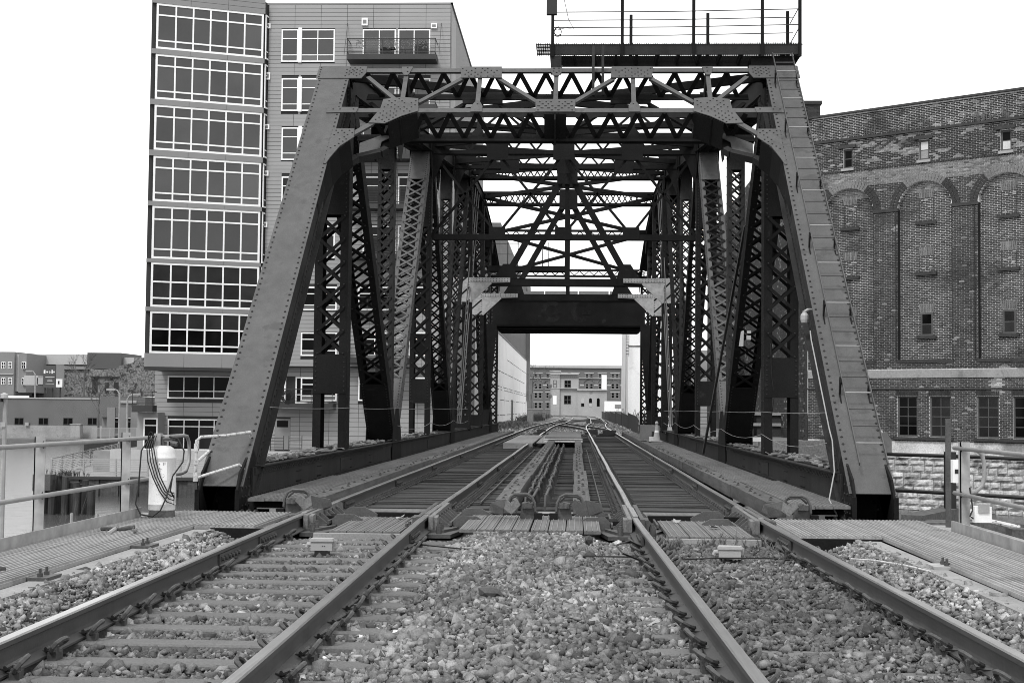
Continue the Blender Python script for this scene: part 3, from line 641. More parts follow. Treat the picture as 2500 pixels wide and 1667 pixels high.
# zigzag lacing of the portal struts, front face to rear face
for s_, off in ((11.13, 0), (9.62, .23)):
    x = -4.05+off; k = 0
    while x < 3.0:
        a, b = (x, -.03), (x+.245, -.55)
        if k % 2: a, b = (x, -.55), (x+.245, -.03)
        lace_bar(PP(a[0], s_, a[1]), PP(b[0], s_, b[1]), .085, .014, PT.cross((PP(b[0], s_, b[1])-PP(a[0], s_, a[1])).normalized()), BR, 'steel'); x += .245; k += 1
    RB = MB().plate([PP(-4.1, s_-.1, -.54), PP(3.26, s_-.1, -.54), PP(3.26, s_+.02, -.54), PP(-4.1, s_+.02, -.54)], PN*-.02); RB.build('rear_flange', M['steel'], BR)
for xx in (XC, -3.25, 2*XC+3.25):                                    # solid diaphragms
    MB().plate([PP(xx-.2, 9.6, -.02), PP(xx+.2, 9.6, -.02), PP(xx+.2, 9.6, -.56), PP(xx-.2, 9.6, -.56)], -PT*.012).build('diaphragm', M['steel'], BR)
    for q in (11.1, 9.75):
        MB().plate([PP(xx-.02, q, -.02), PP(xx-.02, q, -.56), PP(xx-.02, q-.35, -.56), PP(xx-.02, q-.35, -.02)], (.03, 0, 0)).build('diaphragm', M['steel'], BR)
# pale plates patched on behind the knees, with their bright bolts
for q, sg in (([(-4.02, 9.35), (-3.52, 9.72), (-3.46, 9.55), (-3.62, 9.40), (-3.63, 9.0), (-3.98, 8.86)], 1),):
    for z in (q, mir(q)):
        pp = MB().plate(*pplate(z, -.50, -.488)).build('patch_plate', M['post'], BR, label='pale replacement plate behind the portal knee')
        bb = MB()
        for k in range(6): bb.lathe(PP(z[5][0]+(z[4][0]-z[5][0])*k/5, z[5][1]+.05+(z[4][1]-z[5][1])*k/5, -.48), [(.022, -.01), (.022, .02)], 6)
        bb.build('bright_bolts', M['white'], pp)
    rear = [(-4.5, 7.9), (-4.32, 8.45), (-4.0, 8.84), (-3.6, 9.02), (-3.5, 9.14)]
    for z in (rear, mir(rear)):
        m_ = MB()
        for p, q2 in zip(z[:-1], z[1:]): m_.bar(PP(*p, -.5), PP(*q2, -.5), .13, .12, PN)
        m_.build('rear_knee_flange', M['steel_mid'], BR)
# ------------------------------------------------------------------ truss members
YN = [18.8, 27.0, 34.5, 42.4, 50.2, 58.0, 65.5, 73.0, 80.0]
ZT = [None, 7.62, 8.35, 9.2, 10.05, 10.95, 11.05, 10.3, 8.9]
ZB = .3
for sd, X in XLR.items():
    V3 = lambda y, z: Vector((X, y, z))
    # bottom chord
    inn = -sd
    c = MB()
    for s in (-1, 1):
        c.box(X+s*.28-.012, 19.2, .0, X+s*.28+.012, 80.2, .46)
        c.box(X+s*.18, 19.4, .46, X+s*.36, 80.2, .478); c.box(X+s*.293, 19.3, .36, X+s*.307, 80.2, .459); c.box(X+s*.293, 19.3, .0, X+s*.307, 80.2, .10)
        c.box(X+s*.2, 19.3, -.02, X+s*.37, 80.2, -.001)
    c = c.build('bottom_chord', M['steel_mid'], BR)
    y = 19.5
    while y < 44:
        xi = X+inn*.308
        RIV.rivet((xi, y, .41), (inn, 0, 0), .016); RIV.rivet((xi, y+.06, .05), (inn, 0, 0), .016)
        if y < 32: RIV.rivet((xi, y+.06, .385), (inn, 0, 0), .016); RIV.rivet((xi, y, .085), (inn, 0, 0), .016)
        y += .13 if y < 32 else .2
    for yy in (26.9, 34.5, 42.4): MB().box(X+inn*.293, yy-.55, .11, X+inn*.306, yy+.55, .35).build('splice_plate', M['steel_mid'], c)
    for j in range(3):
        for yy in (22.2, 24.0, 26.5, 27.3, 30, 34.2):
            for k in range(6): RIV.rivet((X+inn*.30, yy+.07*k, .13+.16*(j % 2)), (inn, 0, 0), .015)
    tl = MB(); y = 19.8
    while y < 79:
        for dr in (-1, 1): tl.bar((X-dr*.24, y, .485), (X+dr*.24, y+.42, .492), .07, .01, (1, 0, 0))
        y += .42
    tl.build('top_lacing', M['steel_mid'], c)
    # top chord
    tc = MB()
    pts = [V3(27.45, 7.58)] + [V3(YN[i], ZT[i]) for i in range(2, 9)]
    for p, q in zip(pts[:-1], pts[1:]):
        for s in (-1, 1):
            tc.bar(p+Vector((s*.26, 0, 0)), q+Vector((s*.26, 0, 0)), .03, .46, (1, 0, 0), .05); tc.bar(p+Vector((s*.27, 0, -.2)), q+Vector((s*.27, 0, -.2)), .14, .02, (1, 0, 0), .03)
        tc.bar(p+Vector((0, 0, .24)), q+Vector((0, 0, .24)), .66, .02, (1, 0, 0), .05)
    tc.build('top_chord', M['steel'], BR)
    tl = MB()
    for p, q in zip(pts[:-1], pts[1:]):
        t = (q-p).normalized(); L = (q-p).length; k = 0
        while .42*(k+1) < L:
            for dr in (-1, 1): tl.bar(p+t*(.42*k)+Vector((-dr*.24, 0, -.235)), p+t*(.42*(k+1))+Vector((dr*.24, 0, -.235)), .07, .012, (1, 0, 0))
            k += 1
    tl.build('top_chord_lacing', M['steel'], BR, kind='stuff')
    # hanger at the first panel point: legs, low gusset, crossed bars, deep top plate
    m1 = laced('hanger_post', V3(27.0, .49), V3(27.0, 7.4), .64, .42, 6, .135, .06, .02, 2.45, 'steel', 'steel', mid=[(1.06, 1.80)])
    laced('diagonal', V3(27.35, 7.25), V3(34.2, .65), .64, .40, 13, .115, .06, 1.5, 1.9, 'steel', 'steel')
    laced('vertical_post', V3(34.5, .5), V3(34.5, 8.2), .40, .40, 21, .075, .05, .6, 1.1, 'steel_mid', 'steel_mid')
    laced('diagonal', V3(34.85, .6), V3(42.0, 8.85), .56, .42, 21, .085, .06, 1.7, 1.4, 'post', 'post', lite='post')
    laced('hanger_post', V3(42.4, .49), V3(42.4, 9.0), .60, .40, 10, .12, .06, .02, 2.3, 'steel', 'steel', mid=[(.94, 1.66)])
    laced('diagonal', V3(42.75, 8.9), V3(49.9, .65), .60, .40, 15, .10, .06, 1.4, 1.8, 'steel', False)
    laced('vertical_post', V3(50.2, .5), V3(50.2, 9.9), .40, .40, 24, .075, .048, .6, 1.2, 'steel_mid', False)
    laced('tower_post', V3(58, .4), V3(58, 10.8), .74, .5, 17, .14, .07, .6, .9, 'steel', False)
    laced('tower_post', V3(65.5, .4), V3(65.5, 10.9), .74, .5, 17, .14, .07, .6, .9, 'steel', False)
    laced('tower_post', V3(60.4, .4), V3(60.4, 10.9), .40, .4, 30, .09, .06, .6, .6, 'steel', False)
    laced('diagonal', V3(50.6, .6), V3(57.7, 10.6), .5, .4, 16, .1, .06, 1., 1., 'steel', False)
    laced('diagonal', V3(65.8, 10.8), V3(72.7, .6), .5, .4, 16, .1, .06, 1., 1., 'steel', False, riv=False)
    laced('vertical_post', V3(73, .4), V3(73, 10.2), .46, .4, 24, .09, .07, .6, .6, 'steel_mid', False, riv=False)
    laced('vertical_post', V3(80, -.2), V3(80, 8.8), .5, .4, 20, .1, .07, .6, .6, 'steel', False, riv=False)
    # joint gussets on both faces of each node
    for i in range(1, 9):
        y, z = YN[i], ZT[i]
        for s in (-1, 1):
            if i == 1: pl = [(X+s*.3, y+.1, z-.1), (X+s*.3, y+.9, z+.25), (X+s*.3, y+.8, z-.5), (X+s*.3, y+.3, z-1.0), (X+s*.3, y-.2, z-1.0)]
            else: pl = [(X+s*.3, y-.75, z+.1), (X+s*.3, y+.75, z+.25), (X+s*.3, y+.7, z-.5), (X+s*.3, y+.2, z-1.0), (X+s*.3, y-.2, z-1.0), (X+s*.3, y-.7, z-.55)]
            MB().plate(pl, (s*.014, 0, 0)).build('node_gusset', M['steel'], BR)
        if i in (2, 4, 7):
            for s in (-1, 1): MB().plate([(X+s*.312, y-.9, .05), (X+s*.312, y+.9, .05), (X+s*.312, y+.75, .75), (X+s*.312, y+.25, 1.3), (X+s*.312, y-.25, 1.3), (X+s*.312, y-.75, .75)], (s*.014, 0, 0)).build('node_gusset', M['steel'], BR)
    # inclined eye bars up to the tower
    for k, (ya, yb) in enumerate(((52.3, 60.6), (53.1, 61.7), (53.9, 62.8))):
        MB().bar(V3(ya, .7)+Vector((-sd*.30, 0, 0)), V3(yb, 10.9)+Vector((-sd*.30, 0, 0)), .03, .10, (1, 0, 0)).build('eye_bar', M['post'], BR)
# ------------------------------------------------------------------ cross frames above the deck
XI0, XI1 = -4.35, 3.51
def hbar(y, z, w, h, m, name, x0=XI0, x1=XI1): return MB().box(x0, y-w/2, z-h/2, x1, y+w/2, z+h/2).build(name, M[m], BR)
def zig(y, z0, z1, step, w=.06, x0=XI0+.1, x1=XI1-.1, dbl=False, skip=()):
    n = int((x1-x0)/step); h = (x1-x0)/n
    for i in range(n):
        xm = x0+(i+.5)*h
        if any(abs(xm-c) < r for c, r in skip): continue
        for dr in ((1, -1) if dbl else ((1,) if i % 2 else (-1,))):
            za, zb = (z0, z1) if dr > 0 else (z1, z0)
            LACE.bar((x0+i*h, y+.01*dr, za), (x0+(i+1)*h, y+.01*dr, zb), w, .012, (0, 1, 0) if False else Vector((0, 1, 0)).cross(Vector((h, 0, zb-za)).normalized()))
for y, zb, zt in ((42.4, 8.98, 9.5), (50.2, 9.86, 10.35)):
    f = MB()
    for z in (zb, zt): f.box(XI0, y-.16, z-.07, XI1, y+.16, z-.05).box(XI0, y-.17, z-.07, XI1, y-.155, z+.05)
    f.build('sway_strut', M['steel'], BR); zig(y-.14, zb+.04, zt-.06, .33)
    for xx in (-2.4, XC, 1.62): MB().box(xx-.32, y-.18, zb-.25, xx+.32, y-.165, zt).build('gusset_plate', M['steel'], BR)
    for s, x in ((-1, XI0), (1, XI1)):
        MB().plate([(x, y-.14, zt), (x-s*.75, y-.14, zt), (x-s*.3, y-.14, zb-.25), (x, y-.14, zb-1.0)], (0, .02, 0)).build('gusset_plate', M['steel'], BR)
y = 42.4; hbar(y, 6.42, .18, .17, 'steel', 'sway_strut')
xs_ = [-4.35, -2.4, -.42, 1.6, 3.51]
for a, b in zip(xs_[:-1], xs_[1:]):
    for za, zb in ((6.5, 8.95), (8.95, 6.5)): MB().bar((a, y, za), (b, y, zb), .10, .07, (0, 1, 0)).build('sway_brace', M['steel'], BR)
for xx in (-2.4, XC, 1.6): MB().box(xx-.25, y-.1, 6.35, xx+.25, y-.085, 6.72).build('gusset_plate', M['steel'], BR)
# tower frames: light gusseted strut, top strut with crossed lacing, A-shaped bracing
for j, (y, zs) in enumerate(((58., 6.45), (65.5, 6.42))):
    f = MB()
    for z in (zs-.14, zs+.14): f.box(XI0, y-.2, z-.012, XI1, y+.2, z+.012)
    f.box(XI0, y-.2, zs-.14, XI1, y-.185, zs+.14); f.build('tower_strut', M['steel'], BR)
    zt = 11.0
    f = MB()
    for z in (zt-.26, zt+.26): f.box(XI0, y-.2, z-.06, XI1, y+.2, z-.045).box(XI0, y-.2, z-.06, XI1, y-.185, z+.06)
    f.build('top_strut', M['steel'], BR); zig(y-.2, zt-.24, zt+.24, .27, .05, dbl=True, skip=((XC, .45),))
    za = zt-.5
    MB().box(XC-.42, y-.24, za-.02, XC+.42, y-.225, zt+.42).build('gusset_plate', M['steel'], BR)
    for s in (-1, 1):
        MB().bar((XC+s*.22, y, za+.2), (XC+s*2.55, y, zs+.1), .26, .24, (0, 1, 0)).build('tower_brace', M['steel'], BR)
        MB().plate([(XC+s*2.0, y-.15, zs+.12), (XC+s*3.0, y-.15, zs+.12), (XC+s*2.6, y-.15, zs+.75), (XC+s*2.2, y-.15, zs+.75)], (0, .02, 0)).build('gusset_plate', M['steel'], BR)
    MB().box(XC-.09, y-.07, zs+.1, XC+.09, y+.07, za).build('king_post', M['steel'], BR)
    # galvanised gussets at the strut ends
    for s in (-1, 1):
        xe = XC+s*4.62; ff = lambda a, b: (XC+s*a, y-.27, b)
        g = MB().plate([ff(4.62, zs+.18), ff(3.92, zs+.18), ff(3.92, zs-.82), ff(4.62, zs-.82)], (0, .02, 0))
        g.plate([ff(3.92, zs+.18), ff(2.3, zs+.16), ff(2.3, zs-.02), ff(3.08, zs-.04), ff(3.92, zs-.82)], (0, .02, 0))
        g = g.build('gusset_plate', M['galv'], BR, label='pale galvanised gusset plate at the end of the tower strut')
        e = MB()
        e.bar(ff(3.08, zs-.04), ff(3.92, zs-.82), .1, .09, (0, 1, 0)); e.plate([(XC+s*2.3, y-.275, zs+.17), (XC+s*3.92, y-.275, zs+.17), (XC+s*3.92, y-.275, zs+.0), (XC+s*2.3, y-.275, zs+.0)], (0, -.012, 0)); e.build('edge_angle', M['galv'], g)
        for k in range(14): RIV.rivet((XC+s*(2.4+.115*k), y-.288, zs+.13), (0, -1, 0), .02); RIV.rivet((XC+s*(2.4+.115*k), y-.288, zs+.04), (0, -1, 0), .02)
        for k in range(9):
            for xx in (4.56, 3.98): RIV.rivet((XC+s*xx, y-.272, zs+.1-.11*k), (0, -1, 0), .02)
# struts of the short arm and its counterweight
for y, z in ((73., 10.3), (80., 8.95)):
    f = MB()
    for q in (z-.17, z+.17): f.box(XI0, y-.12, q-.05, XI1, y+.12, q+.05)
    f.build('sway_strut', M['steel'], BR); zig(y-.1, z-.13, z+.13, .27, .05)
cw = MB(); cw.box(-4.3, 72.2, 5.55, 3.46, 72.26, 6.85); cw.box(-4.3, 72.26, 5.55, -4.24, 79.5, 6.85); cw.box(3.40, 72.26, 5.55, 3.46, 79.5, 6.85); cw.box(-4.24, 72.26, 5.6, 3.40, 79.5, 5.66); cw.box(-4.24, 79.38, 5.5, 3.40, 79.44, 6.85)
for y in (74.5, 77): cw.box(-4.2, y, 5.5, 3.36, y+.15, 5.598)
cw.box(-4.1, 72.1, 6.85, 3.26, 79.6, 6.95)
cw = cw.build('counterweight', M['steel'], BR)
for cx in (-1.28, .22):                                              # faded letters G on the counterweight face
    m_ = MB(); A_ = [math.radians(45+17.5*k) for k in range(17)]
    ring = lambda r, y: [(cx+.95*r*math.cos(a), y, 6.25+r*math.sin(a)) for a in A_]
    for y in (72.19,): o_, i_ = ring(.56, y), ring(.30, y); m_.add(o_+i_, [(k, k+1, 17+k+1, 17+k) for k in range(16)])
    m_.box(cx+.05, 72.185, 6.1, cx+.5, 72.195, 6.3); m_.build('faded_letter', M['graf'], cw)
for x0, x1 in ((-3.3, -1.75), (-1.7, .05), (.1, 1.7), (1.75, 2.7)): MB().box(x0, 76, 6.96, x1, 76.1, 7.6).build('pale_board', M['fargrey'], cw)
# lateral bracing between the top chords
for i in range(1, 8):
    z0, z1 = ZT[i]+.02, ZT[i+1]+.02
    for a, b in ((XI0, XI1), (XI1, XI0)): MB().bar((a, YN[i], z0), (b, YN[i+1], z1), .16, .12, (0, 0, 1)).build('lateral_brace', M['steel'], BR)
    if i not in (2,): continue
    f = MB()
    for q in (.0, .4): f.box(XI0, YN[i]-.1, ZT[i]+q-.2, XI1, YN[i]+.1, ZT[i]+q-.14)
    f.build('sway_strut', M['steel'], BR); zig(YN[i]-.08, ZT[i]-.15, ZT[i]+.22, .4)
for s_ in (-1, 1): pass
MB().bar((XC, 42.4, 9.5), (XC, 58, 11.1), .16, .16, (1, 0, 0)).build('centre_stringer', M['steel'], BR)
for s in (-1, 1): MB().plate([(XC+s*3.62, 72.0, 5.6), (XC+s*4.3, 72.0, 5.6), (XC+s*4.3, 72.0, 0), (XC+s*4.05, 72.0, 0)], (0, .03, 0)).build('portal_leg', M['steel'], BR)
# floor system below the ties
f = MB()
for x in RX: f.box(x-.13, 18.7, -1.1, x+.13, 80, -.43)
f.build('track_stringers', M['steel'], BR)
for i, y in enumerate(YN):
    MB().box(-4.6, y-.2 if i else 18.65, -1.6, 3.76, y+.2 if i else 19.0, -.44).build('floor_beam', M['steel'], BR)
# platform with railing on top of the portal
PF = MB().box(-.55, 26.98, 8.07, 4.24, 27.0, 8.27).box(-.55, 27.78, 8.03, 4.24, 27.8, 8.25).box(-.55, 27.0, 8.07, -.53, 27.78, 8.25).box(4.22, 27.0, 8.07, 4.24, 27.78, 8.25)
for k in range(12): PF.box(-.5+.4*k, 27.0, 8.06, -.46+.4*k, 27.78, 8.2)
PF = PF.build('platform', M['steel_mid'], BR)
g = MB()
for k in range(118): g.box(-.82+.043*k, 26.96, 8.255, -.808+.043*k, 27.82, 8.295)
for k in range(8): g.box(-.82, 27.0+.11*k, 8.26, 4.26, 27.01+.11*k, 8.28)
g.build('grating', M['steel'], PF)
for x in (-.5, .83, 2.19, 3.49, 4.2): MB().bar((x, 26.95, 8.02), (x, 26.95, 9.45), .06, .05, (1, 0, 0)).build('railing_post', M['steel'], PF)
for x in (1.03, 2.54, 4.1): MB().bar((x, 27.85, 8.1), (x, 27.85, 9.06+.02*x), .06, .05, (1, 0, 0)).build('railing_post', M['steel'], PF)
for z, y in ((8.60, 26.93), (8.90, 26.93), (9.4, 26.93), (8.68, 27.83), (8.99, 27.83)): MB().tube([(-.5, y, z-.02), (1.8, y, z-.012), (4.2, y, z+.03)], .009, 6).build('railing_wire', M['black'], PF)
for z in (8.6, 9.0): MB().tube([(4.2, 26.95, z), (4.15, 27.85, z-.1)], .009, 6).build('railing_wire', M['black'], PF)
MB().box(-.62, 26.9, 8.84, -.42, 27.02, 9.3).build('hanging_box', M['black'], PF)
MB().tube([(-.3, 26.95, 9.2), (-.2, 26.95, 8.75), (-.1, 26.95, 8.56), (-.25, 26.95, 8.58), (-.4, 26.95, 8.55)], .006, 5).build('loose_wire', M['black'], PF)
cw_ = MB()
for k in range(3): cw_.tube([(-.4+.07*math.cos(a*.7), 26.93+.01*k, 8.5+(.1-.02*k)*math.sin(a*.7)) for a in range(10)], .006, 5)
cw_.build('coiled_wire', M['black'], PF)
MB().box(-.53, 26.95, 7.72, -.33, 27.15, 8.05).build('platform_leg', M['steel_mid'], BR)
for x in (.28, .46): MB().bar((x, 26.85, 8.2), (x, 26.6, 7.2), .05, .05, (1, 0, 0)).build('platform_hanger', M['steel_mid'], BR)
MB().box(3.3, 27.1, 7.75, 4.1, 27.7, 8.06).build('platform_leg', M['steel'], BR)
# second platform far down the bridge
pf = MB().box(-4.3, 69, 8.0, -.5, 69.9, 8.25)
for x in (-4.2, -3.4, -2.9, -1.7, -1.4): pf.box(x, 69, 8.25, x+.04, 69.04, 9.4)
for z in (8.8, 9.3): pf.box(-4.2, 69, z, -1.4, 69.02, z+.02)
pf.build('platform', M['steel'], BR)
# ------------------------------------------------------------------ bridge floor: ties, rails, timbers, walkways
tm = {}
for k in range(4):
    m_ = MB(); w = .235+.01*k; m_.box(-3.05, -w/2, -.12+.0, 3.05, w/2, .12); tm[k] = m_.mesh('bridge_tie', M['btie'])
y = 19.95; k = 0
while y < 80:
    inst(tm[random.randrange(4)], 'tie', BR, (XC-.12+random.uniform(-.03, .03), y, -.315+random.uniform(-.02, .012)), (random.uniform(-.03, .03), 0, random.uniform(-.006, .006))); y += .285+random.uniform(0, .05)
for i, x in enumerate(RX):
    YB = [18.34]+[19.5+1.5*k for k in range(41)]
    wob = lambda y: .005*math.sin(y*.45+i*2)+.003*math.sin(y*1.1+i)
    sweep_rail(MB(), [(x+wob(y), y, 0) for y in YB]).build('rail', [M['rail'], M['railtop']], BR)
    hw = MB(); y = 20.1
    ins = 1 if i in (0, 1) else -1
    while y < 56:
        hw.box(x-.2, y-.085, -.192, x+.2, y+.085, -.172)
        for sd in (-1, 1):
            hw.box(x+sd*.085, y-.03, -.172, x+sd*.125, y+.03, -.135); hw.tube([(x+sd*.15, y+.04, -.172), (x+sd*.15, y+.04, -.11)], .016, 5)
            hw.bar((x+sd*.06, y+.12, -.165), (x+sd*.19, y+.17, -.15), .03, .05)
        y += .31
    hw.build('tie_plates_and_spikes', M['clip'], BR, kind='stuff')
    for jy in (20.6, 26.4, 33.0, 41.0): inst(jb_me, 'joint_bar', BR, (x, jy, 0), (0, 0, -math.pi/2 if i < 2 else math.pi/2))
    if i in (1, 2): MB().tube([(x+(.34 if i == 1 else -.34), 22+k*2.2, -.16+.01*(k % 2)) for k in range(14)], .016, 5).build('signal_conduit', M['cast'], BR)
def timbers(x0, x1, zt, lens, lab):
    y = lens[0]
    for L in lens[1:]:
        t = MB(); dx = random.uniform(-.02, .02); dz = random.uniform(-.01, .01); t.box(x0+dx, y+.01, zt-.2+dz, x1+dx, y+L-.01, zt+dz); t = t.build('guard_timber', M['timber'], BR, label=lab)
        b = MB(); q = y+.3
        while q < min(y+L, 46): b.lathe((x0+dx+(x1-x0)*(.35+.3*((q*10) % 2 > 1)), q, zt+dz), [(.026, 0), (.026, .008), (.014, .008), (.014, .022)], 6); q += .55
        if b.v: b.build('bolt_heads', M['clip'], t)
        y += L
timbers(-3.62, -3.36, .09, (19.0, 4.2, 4.8, 5.2, 5, 6, 6, 8, 8, 12), 'weathered guard timber outside the left track')
timbers(2.5, 2.76, .09, (18.9, 4.4, 5.0, 5.2, 5, 6, 6, 8, 8, 12), 'weathered guard timber outside the right track')
timbers(-1.06, -.80, .08, (18.95, 2.2, 5.2, 5.4, 6, 8, 8, 8), 'weathered timber beam left of the pipes')
timbers(-.04, .19, .08, (18.95, 4.2, 5.2, 5.4, 6, 8, 7, 7), 'weathered timber beam right of the pipes')
for (x0, n_, z) in ((-4.28, 3, .06), (2.83, 3, .06)):
    yy = 18.5 if x0 < 0 else 18.3
    for L in (6.4, 7.2, 8, 10, 12, 14):
        for k in range(n_): ridged(x0+.222*k, x0+.222*k+.216, yy, yy+L-.02, z+random.uniform(-.006, .006)+(.03 if yy < 19 else 0), 4, .012).build('walkway_plank', [M['plank'], M['ridge']], BR)
        yy += L
    MB().box(x0, 18.75 if x0 > 0 else 18.8, -.05, x0+.66, 79, .02).build('walkway_bearer', M['steel'], BR)
# end panels on the bridge side
MB().box(-3.0, 18.75, -.2, -1.98, 19.75, -.11).build('worn_steel_plate', M['plank'], BR, label='worn patchy steel plate between the left rails')
for k, (x0, x1, y0, y1) in enumerate(((.93, 2.0, 19.2, 19.75), (.93, 1.42, 18.75, 19.15), (1.6, 2.0, 18.75, 19.15))): MB().box(x0, y0, -.2, x1, y1, -.115).build('concrete_board', M['plank'], BR)
MB().box(-.5, 18.72, -.2, -.02, 19.35, -.10).build('concrete_board', M['conc'], BR)
for x0, x1 in ((-1.3, -.62), (-.5, .3)): MB().box(x0, 19.45, -.22, x1, 19.75, -.12).build('short_timber', M['timber'], BR)
# pipe run with couplings between the middle timbers
for k, x in enumerate((-.70, -.60, -.42)):
    z = .03+.015*k; pp = [(x+.012*math.sin(q), 20.3+q, z+.01*math.sin(q*1.7)) for q in np.arange(0, 31, 1.)]
    p = MB().tube(pp, .02, 7).build('signal_pipe', M['cast'], BR)
    c = MB()
    for q in range(2, 30, 2): c.tube([(x+.012*math.sin(q), 20.3+q-.14+.1*k, z), (x+.012*math.sin(q), 20.3+q+.14+.1*k, z)], .042, 7); c.box(x-.05, 20.2+q+.3, -.19, x+.05, 20.25+q+.3, z-.01)
    c.build('pipe_couplings', M['cast'], p, kind='stuff')
    MB().tube([(x, 20.32, z), (x, 20.15, z+.02), (x-.01, 20.08, -.08), (x-.01, 20.08, -.2)], .016, 6).build('pipe_crank', M['cast'], p)
# timber crossing and box lids further along
for k in range(4): MB().box(-2.72+.28*k, 53.5, -.02, -2.72+.28*k+.275, 70, .015).build('crossing_plank', M['conc'], BR)
for k in range(3): MB().box(-3.95+.2*k, 55, -.02, -3.95+.2*k+.195, 69, .02).build('crossing_plank', M['conc'], BR)
MB().box(-2.72, 53.38, -.2, -1.62, 53.49, .014).build('crossing_end_board', M['conc'], BR)
for k in range(2): MB().box(-1.5+.22*k, 54.5, -.02, -1.5+.22*k+.21, 70, .02).build('crossing_plank', M['conc'], BR)
for k in range(3): MB().box(-1.2, 55.5+6*k, .16-.03*k, .22, 61.4+6*k, .21-.03*k).build('cover_board', M['ply'], BR)
MB().box(-1.25, 55.4, .02, .26, 55.5, .08).box(-1.25, 55.4, .11, .26, 55.5, .15).build('cover_edge', M['pwood'], BR)
# handrail stub at the left end post, lamp and conduit on the right one
h = thing
hr = MB().tube([PP(-4.43, .93, .0), PP(-4.43, .93, .10), Vector((-4.62, 18.6, .90)), Vector((-4.88, 18.37, .885)), Vector((-4.93, 18.35, .84)), Vector((-4.935, 18.35, .40)), Vector((-4.91, 18.36, .36)), PP(-4.46, .30, .10), PP(-4.42, .32, .0)], .02, 8)
hr.tube([Vector((-4.93, 18.35, .55)), PP(-4.95, .66, .0)], .02, 8); hr.tube([(-4.935, 18.35, .31), (-4.935, 18.35, .42)], .034, 8); hr.tube([(-4.93, 18.35, .53), (-4.93, 18.35, .59)], .034, 8); hr.tube([(-4.93, 18.35, .70), (-4.93, 18.35, .80)], .034, 8)
hr.build('bent_handrail', M['wpipe'], BR, label='flaking white bent handrail on the left end post')
lt = MB(); lc = PP(3.44, 3.9, -.2); lt.lathe(lc, [(.0, -.085), (.05, -.08), (.062, -.03), (.062, .03), (.045, .06), (.03, .075), (.03, .1), (0, .1)], 12); lt.tube([lc+Vector((0, 0, .09)), lc+Vector((.05, 0, .12)), lc+Vector((.12, .05, .12))], .022, 6)
lt.build('bulkhead_lamp', M['boxp'], BR, label='pale jelly-jar lamp on the right end post')
MB().tube([PP(3.5, 3.5, -.2), PP(3.46, 3.45, -.1), PP(3.44, 3.2, -.06), PP(3.45, 1.3, -.06), PP(3.46, 1.05, -.06), PP(3.42, .5, -.1), (3.3, 18.75, .15), (3.38, 18.6, -.05)], .010, 7).build('conduit', M['pipe'], BR)
# loose safety wires along the trusses
for sd, X in XLR.items():
    xi = X-sd*.36
    for z, sag in ((1.28, .02), (.86, .13)):
        nodes = [19.9, 26.8, 34.3, 42.2, 50, 57.8]
        pts = []
        for a, b in zip(nodes[:-1], nodes[1:]):
            for q in range(6): t = q/6; pts.append((xi, a+(b-a)*t, z-sag*4*t*(1-t)-(.15 if z < 1 and sd < 0 and a < 26 else 0)))
        if sd < 0 and z < 1: pts = pts[12:]
        MB().tube(pts, .005, 5).build('safety_wire', M['pipe'], BR)
MB().bar((2.95, 33.2, .3), (3.55, 30.2, 5.2), .05, .05).build('leaning_pole', M['black'], BR)
MB().tube([(3.62, 26.7, 2.55), (3.64, 26.75, 2.0), (3.7, 26.8, 1.55), (3.66, 26.85, 1.2), (3.68, 26.9, .52)], .008, 5).build('hanging_cable', M['black'], BR)
b = MB().box(3.18, 26.74, 2.62, 3.26, 26.8, 2.70).box(3.19, 26.74, 2.74, 3.26, 26.8, 2.79).plate([(3.04, 26.76, 2.5), (3.12, 26.76, 2.5), (3.13, 26.76, 2.8), (3.08, 26.76, 2.78)], (0, .05, 0)); b.build('junction_fitting', M['boxp'], BR)
jk = MB()
for sd, X in XLR.items():
    for _ in range(260):
        y = 19.8+26*random.random()**1.5; x = X+random.uniform(-.3, .3); a = random.uniform(0, 3.14); l = random.uniform(.03, .11)
        jk.bar((x-l*math.cos(a), y-l*math.sin(a), .50+random.uniform(0, .02)), (x+l*math.cos(a), y+l*math.sin(a), .51+random.uniform(0, .03)), random.uniform(.02, .07), random.uniform(.006, .03))
jk.build('chord_debris', M['castp'], BR, kind='stuff')
RIV.build('rivets', M['rivet'], BR, kind='stuff')
LACE.build('lattice_bars', M['steel'], BR, kind='stuff')
# ================================================================== RAILINGS, CYLINDER AND SMALL THINGS NEAR THE CAMERA
def railing(lab, posts, top, low, ux, uy, zt, zl, sgn, loop=True):
    T = thing('pipe_railing', (posts[0][0], posts[0][1], -.05), lab, 'railing')
    for x, y in posts:
        MB().box(x-.055, y-.006, -.2, x+.055, y+.006, zt+.075).box(x-.055, y-.006, -.2, x-.043, y+.07, zt+.075).build('post', M['galv'], T)
        for z in (zt, zl):
            MB().tube([(x+sgn*.05, y-.035, z+.035), (x+sgn*.045, y-.06, z), (x+sgn*.05, y-.035, z-.035)], .006, 5).lathe((x+sgn*.02, y-.035, z), [(.034, -.008), (.034, .008)], 10).build('clamp', M['black'], T)
    r = .0245
    e = [(ux, uy, zt), (ux, uy+.22, zt-.015), (ux, uy+.33, zt-.10), (ux, uy+.36, zt-.25), (ux, uy+.33, zl+.13), (ux, uy+.2, zl+.02), (ux, uy, zl)]
    if not loop:
        for q, z in ((top, zt), (low[::-1], zl)): MB().tube([(ux+a, b, z) for a, b in q] + [(ux, uy, z)], r, 10).build('rail_pipe', M['pipe'], T, smooth=True)
        return T
    MB().tube([(ux+a, b, zt) for a, b in top] + e + [(ux+a, b, zl) for a, b in low], r, 10).build('rail_pipe', M['pipe'], T, smooth=True)
    return T
PL = [(-5.34, y) for y in (16.72, 14.0, 11.2, 8.4, 5.6)]
